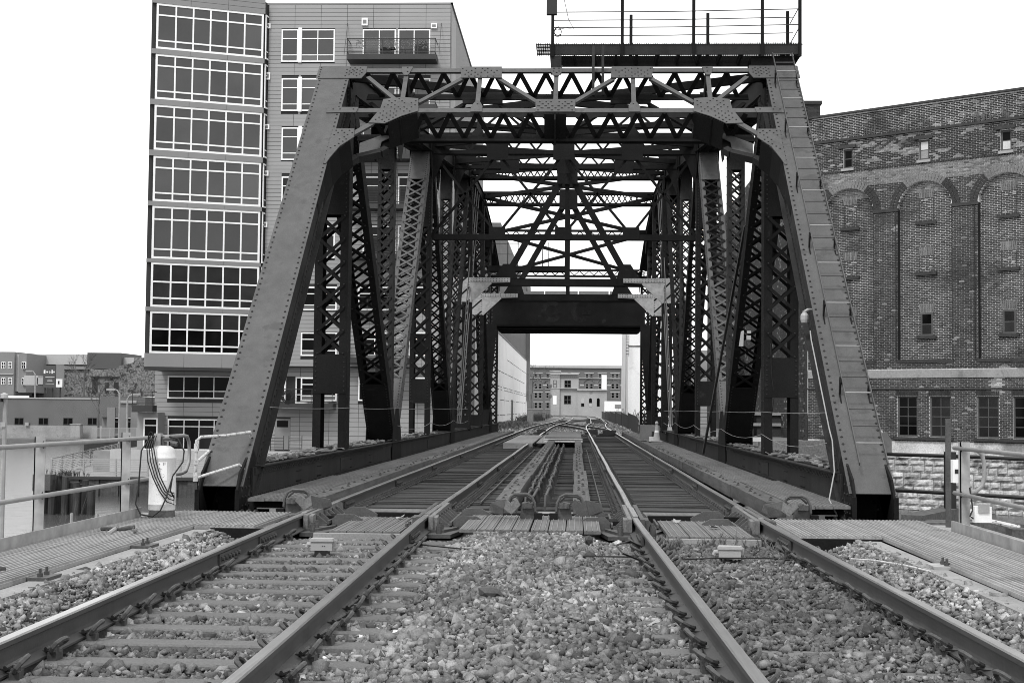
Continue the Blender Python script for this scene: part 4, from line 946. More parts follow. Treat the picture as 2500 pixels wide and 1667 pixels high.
railing('galvanised pipe railing along the left walkway, behind the gas cylinder', PL, [(-.02, 5), (-.02, 9), (0, 14)], [(0, 14), (-.02, 9), (-.02, 5)], -5.27, 18.9, .89, .385, 1)
PR = [(4.44, 16.5), (4.42, 13.9), (4.40, 11.3), (4.38, 8.7)]
T = railing('galvanised pipe railing on the right walkway with a rounded return end', PR, [(.03, 7), (.0, 12)], [(.0, 12), (.03, 7)], 4.40, 16.8, .885, .365, -1, False)
MB().tube([(4.47, 16.56, .885), (4.58, 16.58, .88), (4.66, 16.6, .82), (4.685, 16.6, .72), (4.685, 16.6, .56), (4.66, 16.6, .46), (4.58, 16.58, .39), (4.47, 16.56, .37)], .0245, 10).build('return_bend', M['pipe'], T, smooth=True)
# gas cylinder
T = thing('gas_cylinder', (-4.94, 16.88, -.05), 'tall scuffed white gas cylinder draped with a black hose', 'gas cylinder')
cx, cy = -4.94, 16.88
MB().lathe((cx, cy, -.045), [(.0, .085), (.15, .085), (.158, .10), (.158, .15), (.162, .155), (.162, .165), (.158, .17), (.158, .70), (.161, .705), (.161, .715), (.157, .72), (.152, .77), (.13, .82), (.09, .85), (0, .86)], 28).build('body', M['tank'], T, smooth=True)
MB().lathe((cx, cy, -.05), [(.0, 0), (.155, 0), (.158, .015), (.15, .09), (.0, .09)], 24).build('foot_ring', M['cast'], T)
MB().box(cx-.10, cy-.05, .79, cx-.02, cy+.06, .955).box(cx+.03, cy-.05, .86, cx+.09, cy+.05, .94).build('collar', M['boxp'], T)
MB().tube([(cx, cy, .79), (cx, cy, .92)], .028, 8).tube([(cx+.02, cy-.05, .89), (cx+.16, cy-.08, .9)], .02, 8).tube([(cx+.12, cy-.09, .85), (cx+.2, cy-.1, .83)], .03, 8).build('valve', M['cast'], T)
ang = lambda a, z, r=.160: (cx+r*math.sin(a), cy-r*math.cos(a), z)
lab = MB()
for k in range(6):
    a = -.05+.11*k; lab.add([ang(a, .40), ang(a+.11, .40), ang(a+.11, .62), ang(a, .62)], [(0, 1, 2, 3)])
lab = lab.build('paper_label', M['white'], T)
pr = MB()
for (a, z, w, h) in ((.02, .585, .08, .02), (.3, .58, .05, .035), (.42, .585, .05, .03), (.02, .545, .1, .006), (.02, .53, .2, .006), (.02, .515, .16, .006), (.1, .47, .3, .005), (.1, .455, .34, .005), (.1, .44, .28, .005)):
    pr.add([ang(a, z, .1612), ang(a+w, z, .1612), ang(a+w, z+h, .1612), ang(a, z+h, .1612)], [(0, 1, 2, 3)])
pr.build('label_print', M['fargrey'], lab)
hz = MB()
for k in range(4):
    o_ = .022*k
    hz.tube([(cx-.12+o_, cy-.1, .93), (cx-.14+o_*1.2, cy-.19, .80), (cx-.12+o_*1.5, cy-.20, .62), ang(-.35+.17*k, .44, .19), ang(.1+.16*k, .28, .19), ang(.6+.12*k, .15+.035*k, .19), ang(1.05, .12+.045*k, .2), ang(1.05, .2+.02*k, .2)], .0075, 6)
hz.tube([ang(1.05, .2, .2), ang(.8, .28, .19), ang(.9, .45, .2), (cx+.26, cy-.06, .62), (cx+.27, cy-.05, .75), (cx+.2, cy-.09, .9), (cx+.1, cy-.1, .92)], .010, 6)
hz.tube([(cx-.12, cy-.1, .93), (cx-.22, cy-.14, .75), (cx-.24, cy-.16, .3), (cx-.27, cy-.16, .12), (cx-.2, cy-.18, .0), (cx-.05, cy-.2, -.02), ang(.2, .05, .19), ang(.55, .2, .185), ang(.9, .42, .19)], .010, 6)
for a in np.linspace(0, 6.28, 3): hz.tube([(cx-.115+.03*math.cos(b), cy-.12, .885+.09*math.sin(b)) for b in np.linspace(0, 6.28, 12)], .009, 6)
hz = hz.build('rubber_hose', M['rubber'], None, smooth=True); tag(hz, 'black rubber hose looped over the white gas cylinder', 'hose')
# lamp post at far left
T = thing('camera_post', (-5.95, 14.6, -4), 'thin grey post with a lamp and cables at the far left edge, by the water', 'post')
MB().tube([(-5.95, 14.6, -4.3), (-5.95, 14.6, 1.34)], .024, 8).build('pole', M['galv'], T)
MB().lathe((-5.95, 14.57, 1.35), [(0, -.01), (.045, 0), (.04, .04), (.0, .06)], 10).build('dome_lamp', M['boxp'], T)
MB().box(-6.03, 14.54, 1.31, -5.97, 14.6, 1.38).box(-6.1, 14.54, 1.26, -6.02, 14.6, 1.32).tube([(-6.0, 14.56, 1.3), (-6.12, 14.5, 1.22), (-6.3, 14.5, 1.2)], .012, 6).build('cable_bundle', M['black'], T)
MB().box(-6.16, 14.54, 1.06, -5.99, 14.62, 1.12).box(-5.99, 14.56, 1.05, -5.93, 14.62, 1.1).build('side_lamp', M['boxp'], T)
# white boxes on the right railing
T = thing('junction_box', (4.58, 16.4, .06), 'white weatherproof socket box on the right railing post', 'junction box')
MB().box(4.50, 16.33, .06, 4.69, 16.43, .24).build('box', M['white'], T); MB().box(4.54, 16.31, .17, 4.66, 16.33, .265).build('cover', M['boxp'], T)
MB().tube([(4.47, 16.42, .45), (4.50, 16.4, .2), (4.46, 16.38, .13), (4.5, 16.38, .1)], .009, 6).build('cable', M['black'], T)
T = thing('switch_box', (4.5, 17.1, .5), 'narrow white switch box on a dark post behind the right railing post', 'switch box')
MB().box(4.44, 17.02, .47, 4.53, 17.12, .74).build('box', M['white'], T); MB().box(4.462, 17.014, .58, 4.508, 17.02, .63).build('switch', M['black'], T)
# dark steel railing and timbers of the fender beyond
T = thing('steel_railing', (4.6, 19.5, -.3), 'dark steel railing standing beyond the right walkway, in front of the stone wall', 'railing')
MB().tube([(4.15, 20.6, .70), (5.4, 19.6, .70), (7.6, 17.6, .66)], .026, 8).tube([(4.15, 20.6, .20), (5.4, 19.6, .19), (7.6, 17.6, .15)], .026, 8).build('rail_pipe', M['black'], T)
for x, y, z in ((5.12, 19.75, .76), (6.05, 18.9, .66)): MB().box(x-.07, y-.03, -.5, x+.07, y+.03, z).box(x-.07, y-.03, -.5, x-.05, y+.08, z).build('post', M['black'], T)
MB().tube([(5.75, 18.4, .62), (6.3, 17.9, .6), (7.3, 16.8, .58)], .022, 8).tube([(5.8, 18.4, .1), (6.6, 17.6, .05), (7.3, 16.9, .02)], .022, 8).build('white_pipe', M['wpipe'], T)
for k in range(5): MB().tube([(6.0+.25*k, 18.13-.27*k, .605), (6.06+.25*k, 18.07-.27*k, .603)], .026, 8).build('pipe_coupling', M['black'], T)
o = MB().box(4.42, 17.25, -.6, 4.48, 17.29, 1.22).build('bare_steel_post', M['cast']); tag(o, 'tall narrow steel post with a bolt hole behind the right railing', 'post')
T = thing('foot_lamp', (4.22, 20.4, .72), 'small domed sheet metal hood on the dark railing by the right end post', 'lamp')
MB().plate([(4.2, 20.45, .70), (4.48, 20.45, .70), (4.48, 20.45, .90), (4.41, 20.45, 1.0), (4.27, 20.45, 1.0), (4.2, 20.45, .90)], (0, .14, 0)).build('hood', M['ply'], T)
MB().lathe((4.34, 20.5, 1.0), [(.02, 0), (.02, .03), (0, .04)], 8).build('bulb', M['white'], T)
T = thing('timber_fender', (5.2, 19, -.6), 'dark weathered timber fender deck between the right walkway and the stone wall', 'fender')
tmf = MB().box(-.5, -.5, -.5, .5, .5, .5).mesh('fender_timber', M['timber'])
for k in range(9):
    inst(tmf, 'fender_timber', T, (5.9+.12*random.random(), 17.55+.36*k, -.42+random.uniform(-.03, .03)), (0, random.uniform(-.02, .02), random.uniform(-.03, .03)), (3.1, .33, .25))
inst(tmf, 'fender_timber', T, (4.75, 19.2, -.12), (.0, .0, 1.05), (1.9, .28, .22)); inst(tmf, 'fender_timber', T, (5.6, 18.6, -.22), (.02, .03, .1), (1.2, .3, .22)); inst(tmf, 'fender_timber', T, (4.6, 18.4, -.12), (.0, .0, -.2), (.3, .16, .1)); inst(tmf, 'fender_timber', T, (4.45, 17.7, -.14), (0, 0, .05), (.5, .26, .2))
inst(tmf, 'fender_timber', T, (5.5, 17.5, -.16), (0, 0, .02), (.55, .25, .14))
MB().tube([(4.9, 18.4, -.02), (5.2, 18.15, -.06), (5.5, 17.95, -.12)], .03, 8).build('pale_pipe', M['wpipe'], T)
for k in range(7): MB().tube([(4.6+.6*k, 19.8-.35*k, -6), (4.6+.6*k, 19.8-.35*k, -.5)], .17, 8).build('pile', M['pile'], T)
T = thing('timber_apron', (-4.9, 19, -.4), 'dark timber apron beside the left end post below the white gas cylinder', 'fender')
for k in range(7): inst(tmf, 'fender_timber', T, (-6.0+random.uniform(-.1, .1), 18.5+.3*k, -.62+random.uniform(-.05, .05)), (0, 0, random.uniform(-.1, .1)), (1.8, .26, .22))
# boxes between the rails
def jbox(x, y, lab, rot):
    T = thing('track_box', (x, y, -.17), lab, 'junction box', 'pale boxes lying between the rails'); T.scale = (.86, .86, .9)
    T.rotation_euler = (0, 0, rot); WL[T.name] = Vector((0, 0, 0))
    MB().box(-.125, -.09, .02, .125, .09, .12).build('box', M['boxp'], T); MB().box(-.14, -.105, .12, .14, .105, .14).box(-.13, -.095, .14, .13, .095, .152).build('lid', M['boxp'], T)
    MB().box(.125, -.03, .06, .155, .03, .13).tube([(-.125, .02, .08), (-.17, .02, .08), (-.18, .02, .05)], .028, 8).build('fitting', M['boxp'], T)
    if x < 0: MB().tube([(.015, -.092, .07), (.015, -.089, .07)], .007, 6).tube([(.04, -.092, .07), (.04, -.089, .07)], .007, 6).box(-.08, -.08, -.05, .08, .08, .02).build('hole', M['black'], T)
jbox(-2.55, 14.35, 'pale plastic junction box on a stub between the left rails', .03); jbox(1.52, 14.12, 'pale plastic junction box lying on ballast between the right rails', -.12)
# cables, weeds, leaves, scraps on the ballast
def cable(lab, pts, r, m): o = MB().tube(pts, r, 6).build('loose_cable', M[m]); tag(o, lab, 'cable', 'loose cables on the ballast')
cable('dark cable crossing the ballast between the two tracks', [(-1.7, 15.2, -.16), (-1.2, 14.5, -.13), (-.5, 13.7, -.1), (.1, 13.6, -.1), (.55, 13.9, -.13)], .008, 'rubber')
cable('dark looped cable beside the inner rail of the right track', [(.62, 13.8, -.15), (.45, 13.5, -.06), (.4, 13.9, -.02), (.55, 14.5, -.03), (.68, 14.6, -.1)], .009, 'rubber')
cable('thin grey cable beside the pale box between the right rails', [(1.0, 14.0, -.16), (1.35, 13.9, -.13), (1.9, 14.05, -.14), (2.1, 14.1, -.16)], .008, 'rubber')
cable('pale cable lying on the ballast outside the right track', [(2.6, 13.6, -.09), (2.75, 13.3, -.07), (2.95, 12.9, -.07), (3.1, 12.6, -.09)], .009, 'wpipe')
def weed(mb, x, y, z, h, n, spread=.12, th=.003):
    for _ in range(n):
        a = random.uniform(0, 6.28); l = h*random.uniform(.5, 1.1); q = random.uniform(.2, 1)*spread
        p1 = Vector((x+q*.5*math.cos(a), y+q*.5*math.sin(a), z+l*.6)); p2 = Vector((x+q*1.6*math.cos(a), y+q*1.6*math.sin(a), z+l*random.uniform(.7, 1)))
        w = Vector((-math.sin(a), math.cos(a), 0))*th
        mb.add([Vector((x, y, z))-w, Vector((x, y, z))+w, p1+w*.8, p1-w*.8, p2], [(0, 1, 2, 3), (3, 2, 4)])
wd = MB()
for _ in range(46): weed(wd, random.uniform(.85, 2.15), random.uniform(15.2, 16.0), -.17, random.uniform(.06, .17), 9, .09, .0035)
for k in range(15):
    if random.random() < .55: weed(wd, 2.1+xo(15-.6*k)+random.uniform(-.05, .05), 15.1-.6*k+random.uniform(-.1, .1), -.19, .10, 7, .05, .0025)
weed(wd, -4.55, 14.6, -.05, .12, 25, .1)
tag(wd.build('weeds', M['grass']), 'dry weeds growing along the right track and among the ballast', 'weeds')['kind'] = 'stuff'
T = thing('old_bracket', (-4.9, 14.9, -.04), 'rusty pipe bracket lying on the left walkway by the kick plate', 'bracket')
MB().tube([(-5.02, 14.95, -.02), (-4.8, 14.9, -.02), (-4.68, 15.0, .0)], .022, 7).build('bar', M['clip'], T); MB().tube([(-4.86, 14.92, -.02), (-4.78, 14.45, -.03)], .024, 7).build('stub', M['pipe'], T)
lm = MB().add([(-.05, -.01, 0), (-.015, -.045, .012), (.02, -.03, .004), (.055, -.05, .018), (.05, 0, .01), (.07, .04, .02), (.015, .035, .006), (-.03, .055, .022)], [(0, 1, 2, 3, 4, 5, 6, 7)]).mesh('leaf', M['leaf'])
for x, y, z, lab in ((-2.2, 17.9, -.09, 'pale star-shaped leaf on the left end panels'), (1.25, 17.8, -.09, 'pale leaf on the far edge of the right end panels'), (1.65, 17.0, -.09, 'pale leaf on the middle of the right end panels'), (.52, 9.35, -.1, 'pale leaf caught against a rail clip near the camera'), (1.35, 12.0, -.12, 'pale leaf on ballast between the right rails')):
    o = inst(lm, 'dead_leaf', None, (x, y, z), (random.uniform(-.3, .3), random.uniform(-.3, .3), random.uniform(0, 6)), (1.1, 1.1, 1)); tag(o, lab, 'leaf', 'dead leaves around the tracks')
def rock(x, y, z, s, lab, m, cat='stone'):
    v, f = icos(); v = v*(1+RNG.normal(0, .16, (12, 1)))*np.array(s)
    mb = MB(); mb.add((v+np.array([x, y, z])).tolist(), f.tolist()); tag(mb.build('loose_stone', M[m]), lab, cat)
rock(-.62, 10.6, -.07, (.09, .05, .05), 'dark chunk of rusty iron on the ballast between the tracks', 'clip', 'scrap')
rock(1.42, 12.6, -.15, (.09, .06, .04), 'large rounded pale stone between the right rails', 'stone')
rock(.15, 15.1, -.08, (.05, .05, .06), 'dark pointed stone on the ballast in the middle', 'clip')
rock(-4.62, 11.2, -.03, (.09, .06, .035), 'dark lump lying on the left walkway', 'clip', 'scrap')
# bare twigs at lower left by the water
tw = MB()
def branch(p, d, L, r, n, mb):
    q = p+d*L; mb.tube([p, q], [r, r*.6], 4, False)
    if n:
        for _ in range(2 if n > 1 else 3):
            dd = (d+Vector((random.uniform(-.6, .6), random.uniform(-.6, .6), random.uniform(-.25, .5)))).normalized(); branch(p.lerp(q, random.uniform(.5, 1)), dd, L*random.uniform(.55, .85), r*.6, n-1, mb)
for k in range(4): branch(Vector((-5.9+.12*k, 15+.4*k, -1.3)), Vector((random.uniform(-.5, .3), 0, 1)).normalized(), .55, .009, 4, tw)
T = tw.build('bare_shrub', M['twig']); tag(T, 'bare twiggy shrub below the left railing by the water', 'shrub')
# ================================================================== APARTMENT BUILDING ACROSS THE WATER
YM = 92.8
AP = thing('apartment_building', (-18, 93, -1.6), 'tall grey clad apartment block with a stack of wide white framed bay windows', 'building')
class Fr:
    """a wall plane: origin, direction along the wall, outward normal"""
    def __init__(s, o, u, n): s.o = Vector(o); s.u = Vector(u).normalized(); s.n = Vector(n).normalized()
    def p(s, a, z, d=0.): return s.o + s.u*a + Vector((0, 0, z)) + s.n*d
    def box(s, mb, a0, a1, z0, z1, d0, d1):
        q = [s.p(a, z, d) for d in (d1, d0) for z in (z0, z1) for a in ((a0, a1) if z == z0 else (a1, a0))]
        return mb.add(q, [(0, 1, 2, 3), (7, 6, 5, 4), (4, 5, 1, 0), (5, 6, 2, 1), (6, 7, 3, 2), (7, 4, 0, 3)])
    def ap(s, px, py):                        # picture point -> wall coordinates
        d = at(px, py, Y=1.0)-Vector((0, 0, HC)); k = (s.o-Vector((0, 0, HC))).dot(s.n)/d.dot(s.n); w = Vector((0, 0, HC))+d*k
        return (w-s.o).dot(s.u), w.z
    def rect(s, x0, y0, x1, y1):
        a0, z1 = s.ap(x0, (y0)); a1, z0 = s.ap(x1, y1); return min(a0, a1), max(a0, a1), min(z0, z1), max(z0, z1)
def panels(fr, a0, a1, z0, z1, holes, ph, pw, parent, m, budget, gap=.022, th=.03, offs=0.):
    """cladding boards with recessed joints; a board cut by an opening is trimmed to it"""
    u = unit(m); rest = MB(); z = z0
    R3 = Matrix((fr.u, Vector((0, 0, 1)).cross(fr.u)*-1 if False else -fr.n, Vector((0, 0, 1)))).transposed().to_euler()
    z = z1
    while z > z0+.02:
        zb = max(z-ph, z0); a = a0 - offs
        while a < a1-.02:
            ab = min(a+pw, a1); segs = [(max(a, a0), ab)]
            for h0, h1, g0, g1 in holes:
                if g0 < z-.02 and g1 > zb+.02:
                    ns = []
                    for p, q in segs:
                        if h1 <= p or h0 >= q: ns.append((p, q))
                        else:
                            if h0 > p+.02: ns.append((p, h0))
                            if h1 < q-.02: ns.append((h1, q))
                    segs = ns
            for p, q in segs:
                if q-p < .06: continue
                if budget[0] > 0 and q-p > .5:
                    budget[0] -= 1; inst(u, 'cladding_panel', parent, fr.p(p+gap/2, zb+gap/2, th), R3, (q-p-gap, th, z-zb-gap))
                else: fr.box(rest, p+gap/2, q-gap/2, zb+gap/2, z-gap/2, 0, th)
            a = ab
        z = zb
    rest.build('cladding_panels', m, parent, kind='stuff')
def window(fr, a0, a1, z0, z1, cols, rows, parent, gm, fw_=.09, mul=.06, depth=.05, pane_m=None, frame=None, nm='window'):
    """white frame with mullions; each pane a sub-part. cols / rows are relative sizes"""
    f = MB(); fr.box(f, a0, a1, z1-fw_, z1, -.02, depth); fr.box(f, a0, a1, z0, z0+fw_, -.02, depth+.03); fr.box(f, a0, a0+fw_, z0+fw_, z1-fw_, -.02, depth); fr.box(f, a1-fw_, a1, z0+fw_, z1-fw_, -.02, depth)
    A = [a0+fw_]; W_ = a1-a0-2*fw_; tot = sum(cols)
    for c in cols: A.append(A[-1]+W_*c/tot)
    Zs = [z1-fw_]; H_ = z1-z0-2*fw_; tot = sum(rows)
    for r in rows: Zs.append(Zs[-1]-H_*r/tot)
    for a in A[1:-1]: fr.box(f, a-mul/2, a+mul/2, z0+fw_, z1-fw_, -.02, depth-.003)
    for z in Zs[1:-1]: fr.box(f, a0+fw_, a1-fw_, z-mul/2, z+mul/2, -.02, depth-.006)
    f = f.build(nm, frame or M['white'], parent); k = 0
    for i in range(len(cols)):
        for j in range(len(rows)):
            mm = gm(i, j) if callable(gm) else gm
            p = MB(); fr.box(p, A[i]+mul/2*(i > 0), A[i+1]-mul/2*(i < len(cols)-1), Zs[j+1]+mul/2*(j < len(rows)-1), Zs[j]-mul/2*(j > 0), -.05, .012); p.build('pane', mm, f)
    return f
main = Fr(at(640, 1000, Y=YM)*Vector((1, 1, 0)) if False else (at(640, 1000, Y=YM).x, YM, 0), (1, 0, 0), (0, -1, 0))
ZR = 28.1; ZG = -1.7
aR, _ = main.ap(1101, 8)
low = Fr((at(378, 950, Y=YM+.7).x, YM+.7, 0), (1, 0, 0), (0, -1, 0))
core = MB(); x0 = at(378, 950, Y=YM).x; xr = main.p(aR, 0).x
core.box(x0, YM+.72, ZG, xr-.02, YM+34, 3.9); core.box(main.o.x-6.2, YM+.02, 3.9, xr-.02, YM+34, ZR-.1)
core.build('wall', M['joint'], AP)
core = MB(); core.box(x0-.3, YM-.02, ZR-.1, xr+.12, YM+.3, ZR+.02); core.box(xr, YM-.02, ZR-.1, xr+.12, YM+34, ZR+.02); core.build('roof_coping', M['clad2'], AP)
# windows of the main wall
WT = [72.3+119.7*k for k in range(5)]
holes = []; wins = []
for k, y in enumerate(WT):
    for (xa, xb, cols) in ((688, 728, (1,)), (735, 817, (1, 1)), (886, 966, (1, 1)), (972, 1050, (1, 1))):
        wins.append((main.rect(xa, y, xb, y+80), cols, k, xa))
for y, hh in ((700, 58), (811, 58), (921, 58)):
    for (xa, xb, cols) in ((640, 697, (1,)), (735, 772, (1,)), (786, 822, (1,)), (875, 955, (1, 1)), (1000, 1042, (1,))): wins.append((main.rect(xa, y, xb, y+hh), cols, 6, xa))
holes = [w[0] for w in wins]; holes.append(main.rect(672, 1022, 708, 1097))
bud = [300]
panels(main, 0, aR, 3.95, ZR-.12, holes, .262, 1.75, AP, M['clad'], bud)
for (a0, a1, z0, z1), cols, k, xa in wins:
    gm = M['glass'] if k < 3 else (M['glassm'] if k < 6 else M['glassd'])
    def g2(i, j, gm=gm, k=k): return M['blind'] if (j == 2 and random.random() < .5) or (k < 5 and random.random() < .12) else gm
    window(main, a0, a1, z0, z1, cols, (20, 40, 14) if xa < 800 else (18, 50), AP, g2)
    if xa == 688: 
        b = MB(); q = main.rect(728, 70, 735, 152); main.box(b, a1, a1+(q[1]-q[0]), z0-.05, z1+.08, 0, .12); b.build('mullion_post', M['white'], AP)
lowh = [low.rect(410, 917, 562, 974), low.rect(410, 1022, 562, 1100), low.rect(640, 1000, 600, 1000)]
mlow = Fr((low.o.x, YM+.7, 0), (1, 0, 0), (0, -1, 0))
wl_ = [(735, 920, 772, 978, (1,)), (640, 920, 698, 978, (1,)), (875, 920, 955, 978, (1, 1)), (1000, 920, 1042, 978, (1,))]
aL, _ = low.ap(1100, 900)
panels(low, 0, aL, ZG, 3.9, [low.rect(410, 917, 562, 974), low.rect(410, 1022, 562, 1100), low.rect(672, 1022, 708, 1097), low.rect(700, 920, 772, 985), low.rect(875, 920, 955, 978)], .30, 1.95, AP, M['clad'], bud)
window(low, *low.rect(410, 917, 562, 974), (1, 1, 1, 1), (38, 17), AP, lambda i, j: M['glassd'] if j == 0 or i in (1, 2) else M['glassm'])
window(low, *low.rect(410, 1022, 562, 1100), (1, 1, 1, 1), (16, 58), AP, lambda i, j: M['glassd'] if (j == 0 or i == 1) else M['glassm'])
window(low, *low.rect(722, 920, 772, 985), (1,), (38, 17), AP, M['glassd']); window(low, *low.rect(875, 920, 955, 978), (1, 1), (38, 17), AP, M['glassd'])
r = low.rect(672, 1022, 708, 1097); d_ = MB(); low.box(d_, r[0], r[1], r[2], r[3], -.05, .03); d_ = d_.build('door', M['clad2'], AP); e = MB(); low.box(e, r[0]+.12, r[1]-.15, r[3]-.55, r[3]-.12, .0, .035); e.build('pane', M['glassd'], d_)
# right side wall, pale corrugated strip and cladding
sr = Fr((xr, YM, 0), (0, 1, 0), (1, 0, 0))
m_ = MB()
for k in range(110): sr.box(m_, .02+.3*k, .02+.3*k+.27, ZG, ZR-.1, 0, .04)
m_.build('side_cladding', M['clad2'], AP)
m_ = MB()
for k in range(26): sr.box(m_, .2+.12*k, .2+.12*k+.09, 3, ZR-.5, .04, .08)
m_.build('pale_side_strip', M['farpale'], AP)
# bay: seven storeys of wide windows
pL, pR = at(371, 500, Y=89.6), at(640, 500, Y=92.3)
bay = Fr((pL.x, 89.6, 0), (pR.x-pL.x, 2.7, 0), (2.7, -(pR.x-pL.x), 0)); BL = (Vector((pR.x-pL.x, 2.7, 0))).length
B = [(12, 115), (136, 238), (260, 362), (385, 487), (507, 627), (645, 745), (764, 858)]     # rows at the left end of the bay
rowsz = [(24, 64, 16)]*5 + [(42, 40, 17), (40, 42, 15)]
zt_prev = ZR+.15
bc = MB(); pts = [bay.p(-.25, 0, -.12), bay.p(BL-.0, 0, -.12), Vector((pR.x+.1, YM+.5, 0)), Vector((pL.x-.3, YM+.5, 0))]
bc.plate([p+Vector((0, 0, 3.75)) for p in pts], (0, 0, ZR-3.75)); bc.build('bay_core', M['joint'], AP)
bands = []
for k, (y0, y1) in enumerate(B):
    _, z1 = bay.ap(371, y0); _, z0 = bay.ap(371, y1)
    def gb(i, j, k=k):
        if k < 4: return M['blind'] if (k == 3 and i > 3 and j > 0) else M['glass']
        if k == 6: return M['glassd'] if j > 0 else M['glassm']
        return M['glass2'] if k == 4 else M['glassm']
    window(bay, .03, BL-.12, z0-.1, z1+.12, (1,)*6, rowsz[k], AP, gb, .13, .10, .06, nm='bay_window')
    bands.append((z1+.12, zt_prev)); zt_prev = z0-.1
bands.append((3.75, zt_prev))
for z0, z1 in bands:
    m_ = MB(); n = 3
    for i in range(3):
        nz = max(1, round((z1-z0)/.3)) if (z1-z0) > .9 else 1
        for j in range(nz): bay.box(m_, -.22+i*(BL+.2)/3+.01, -.22+(i+1)*(BL+.2)/3-.01, z0+(z1-z0)*j/nz+.01, z0+(z1-z0)*(j+1)/nz-.01, -.1, .09)
    m_.build('spandrel_panel', M['clad2'], AP)
ret = Fr(bay.p(BL, 0, 0), (.15, 1, 0), (1, -.15, 0))
for k, (y0, y1) in enumerate(B):
    _, z1 = bay.ap(371, y0); _, z0 = bay.ap(371, y1); window(ret, .05, .85, z0-.1, z1+.12, (1,), rowsz[k], AP, M['glass'], .1, .07, .04)
lefts = Fr(bay.p(-.22, 0, 0), (-.02, 1, 0), (-1, -.02, 0))
for z0, z1 in bands: m_ = MB(); lefts.box(m_, 0, 2.6, z0, z1, -.02, .06); m_.build('spandrel_panel', M['clad2'], AP)
m_ = MB()
m_.plate([p+Vector((0, 0, 3.55)) for p in [bay.p(-.3, 0, .1), bay.p(BL, 0, .1), Vector((pR.x+.3, YM+.72, 0)), Vector((pL.x-.3, YM+.72, 0))]], (0, 0, .2)); m_.build('bay_soffit', M['fas'], AP)
# wall boxes beside the windows
for px, py in ((654, 65), (653, 187), (651, 311), (649, 424), (646, 549), (1060, 65), (891, 55)):
    a, z = main.ap(px, py); m_ = MB(); h = .25 if px == 891 or py in (187,) else .17; main.box(m_, a-.2, a+.2, z-h, z+h, .03, .15)
    m_ = m_.build('wall_vent', M['white'], AP); e = MB(); main.box(e, a-.12, a+.12, z-h*.5, z+h*.5, .15, .165); e.build('louvre', M['fargrey'], m_)
# balconies
def balcony(fr, x0, x1, yr, ys, ye, furn=False, wreath=False, deep=1.5):
    a0, zt = fr.ap(x0, ys); a1, zb = fr.ap(x1, ye); _, zr = fr.ap(x0, yr)
    m_ = MB(); fr.box(m_, a0, a1, zb, zt, .03, deep); s = m_.build('balcony', M['fas'], AP)
    r_ = MB()
    for z in (zr, zt+.12): fr.box(r_, a0+.02, a1-.02, z-.025, z+.025, deep-.05, deep); fr.box(r_, a0+.02, a0+.06, z-.025, z+.025, .05, deep); fr.box(r_, a1-.06, a1-.02, z-.025, z+.025, .05, deep)
    n = int((a1-a0)/1.1)
    for i in range(n+1): q = a0+.04+(a1-a0-.08)*i/n; fr.box(r_, q-.02, q+.02, zt, zr, deep-.045, deep-.005)
    k = 1
    while zt+.12+.11*k < zr: fr.box(r_, a0+.02, a1-.02, zt+.115+.11*k, zt+.125+.11*k, deep-.03, deep-.02); fr.box(r_, a0+.03, a0+.045, zt+.115+.11*k, zt+.125+.11*k, .05, deep); k += 1
    r_.build('balcony_railing', M['fas'], s)
    for q in (a0-.2, a1+.2):
        if furn or deep > 1.3: MB().bar(fr.p(q if q > a0 else q, zt, deep-.2), fr.p(q, zr+1.4, .03), .03, .03).build('hanger_rod', M['fas'], s)
    if furn:
        f = MB(); fr.box(f, a0+2.2, a0+2.8, zt, zt+.5, .5, 1.0); fr.box(f, a0+2.1, a0+3.1, zt+.5, zt+.55, .4, 1.1); fr.box(f, a1-1.4, a1-.6, zt, zt+.85, .5, 1.0); fr.box(f, a1-1.2, a1-.7, zt+.85, zt+1.0, .5, 1.0)
        f.build('balcony_furniture', M['black'], s)
        f = MB()
        for _ in range(420):
            a = random.uniform(a0+.6, a1-.5); z = zr-.1-random.random()**1.5*.55; q = random.uniform(.02, .07); f.add([fr.p(a-q, z, deep-.06), fr.p(a+q, z-q*.4, deep-.06), fr.p(a+q*.3, z+q, deep-.04)], [(0, 1, 2)])
        f.build('garland', M['fargrey'], s, kind='stuff')
    if wreath:
        a, z = fr.ap(713, 970); f = MB()
        for _ in range(160):
            t = random.uniform(0, 6.28); rr = random.uniform(.26, .45); q = .06; b_ = (a+rr*math.cos(t), z+rr*math.sin(t)); d = deep+random.uniform(.0, .08)
            f.add([fr.p(b_[0]-q, b_[1], d), fr.p(b_[0]+q, b_[1]-q*.5, d), fr.p(b_[0], b_[1]+q, d+.03)], [(0, 1, 2)])
        f.build('wreath', M['pile'], s)
for k in range(5): balcony(main, 855, 1069, 109+119.7*k, 146+119.7*k, 158+119.7*k, k == 0)
balcony(main, 853, 1000, 842, 873, 888, deep=1.2); balcony(low, 671, 820, 950, 984, 1000, wreath=True, deep=1.3); balcony(low, 853, 1000, 728, 760, 775, deep=1.2)
bl = Fr((at(332, 990, Y=92).x, 92, 0), (1, 0, 0), (0, -1, 0)); balcony(bl, 333, 383, 956, 989, 1006, deep=1.0)
m_ = MB(); q = bl.rect(336, 1006, 384, 1100); bl.box(m_, q[0], q[1], ZG, q[3], -3, 0); m_.build('side_wing', M['clad'], AP); window(bl, *bl.rect(351, 1020, 384, 1098), (1,), (12, 46), AP, M['glassd'])
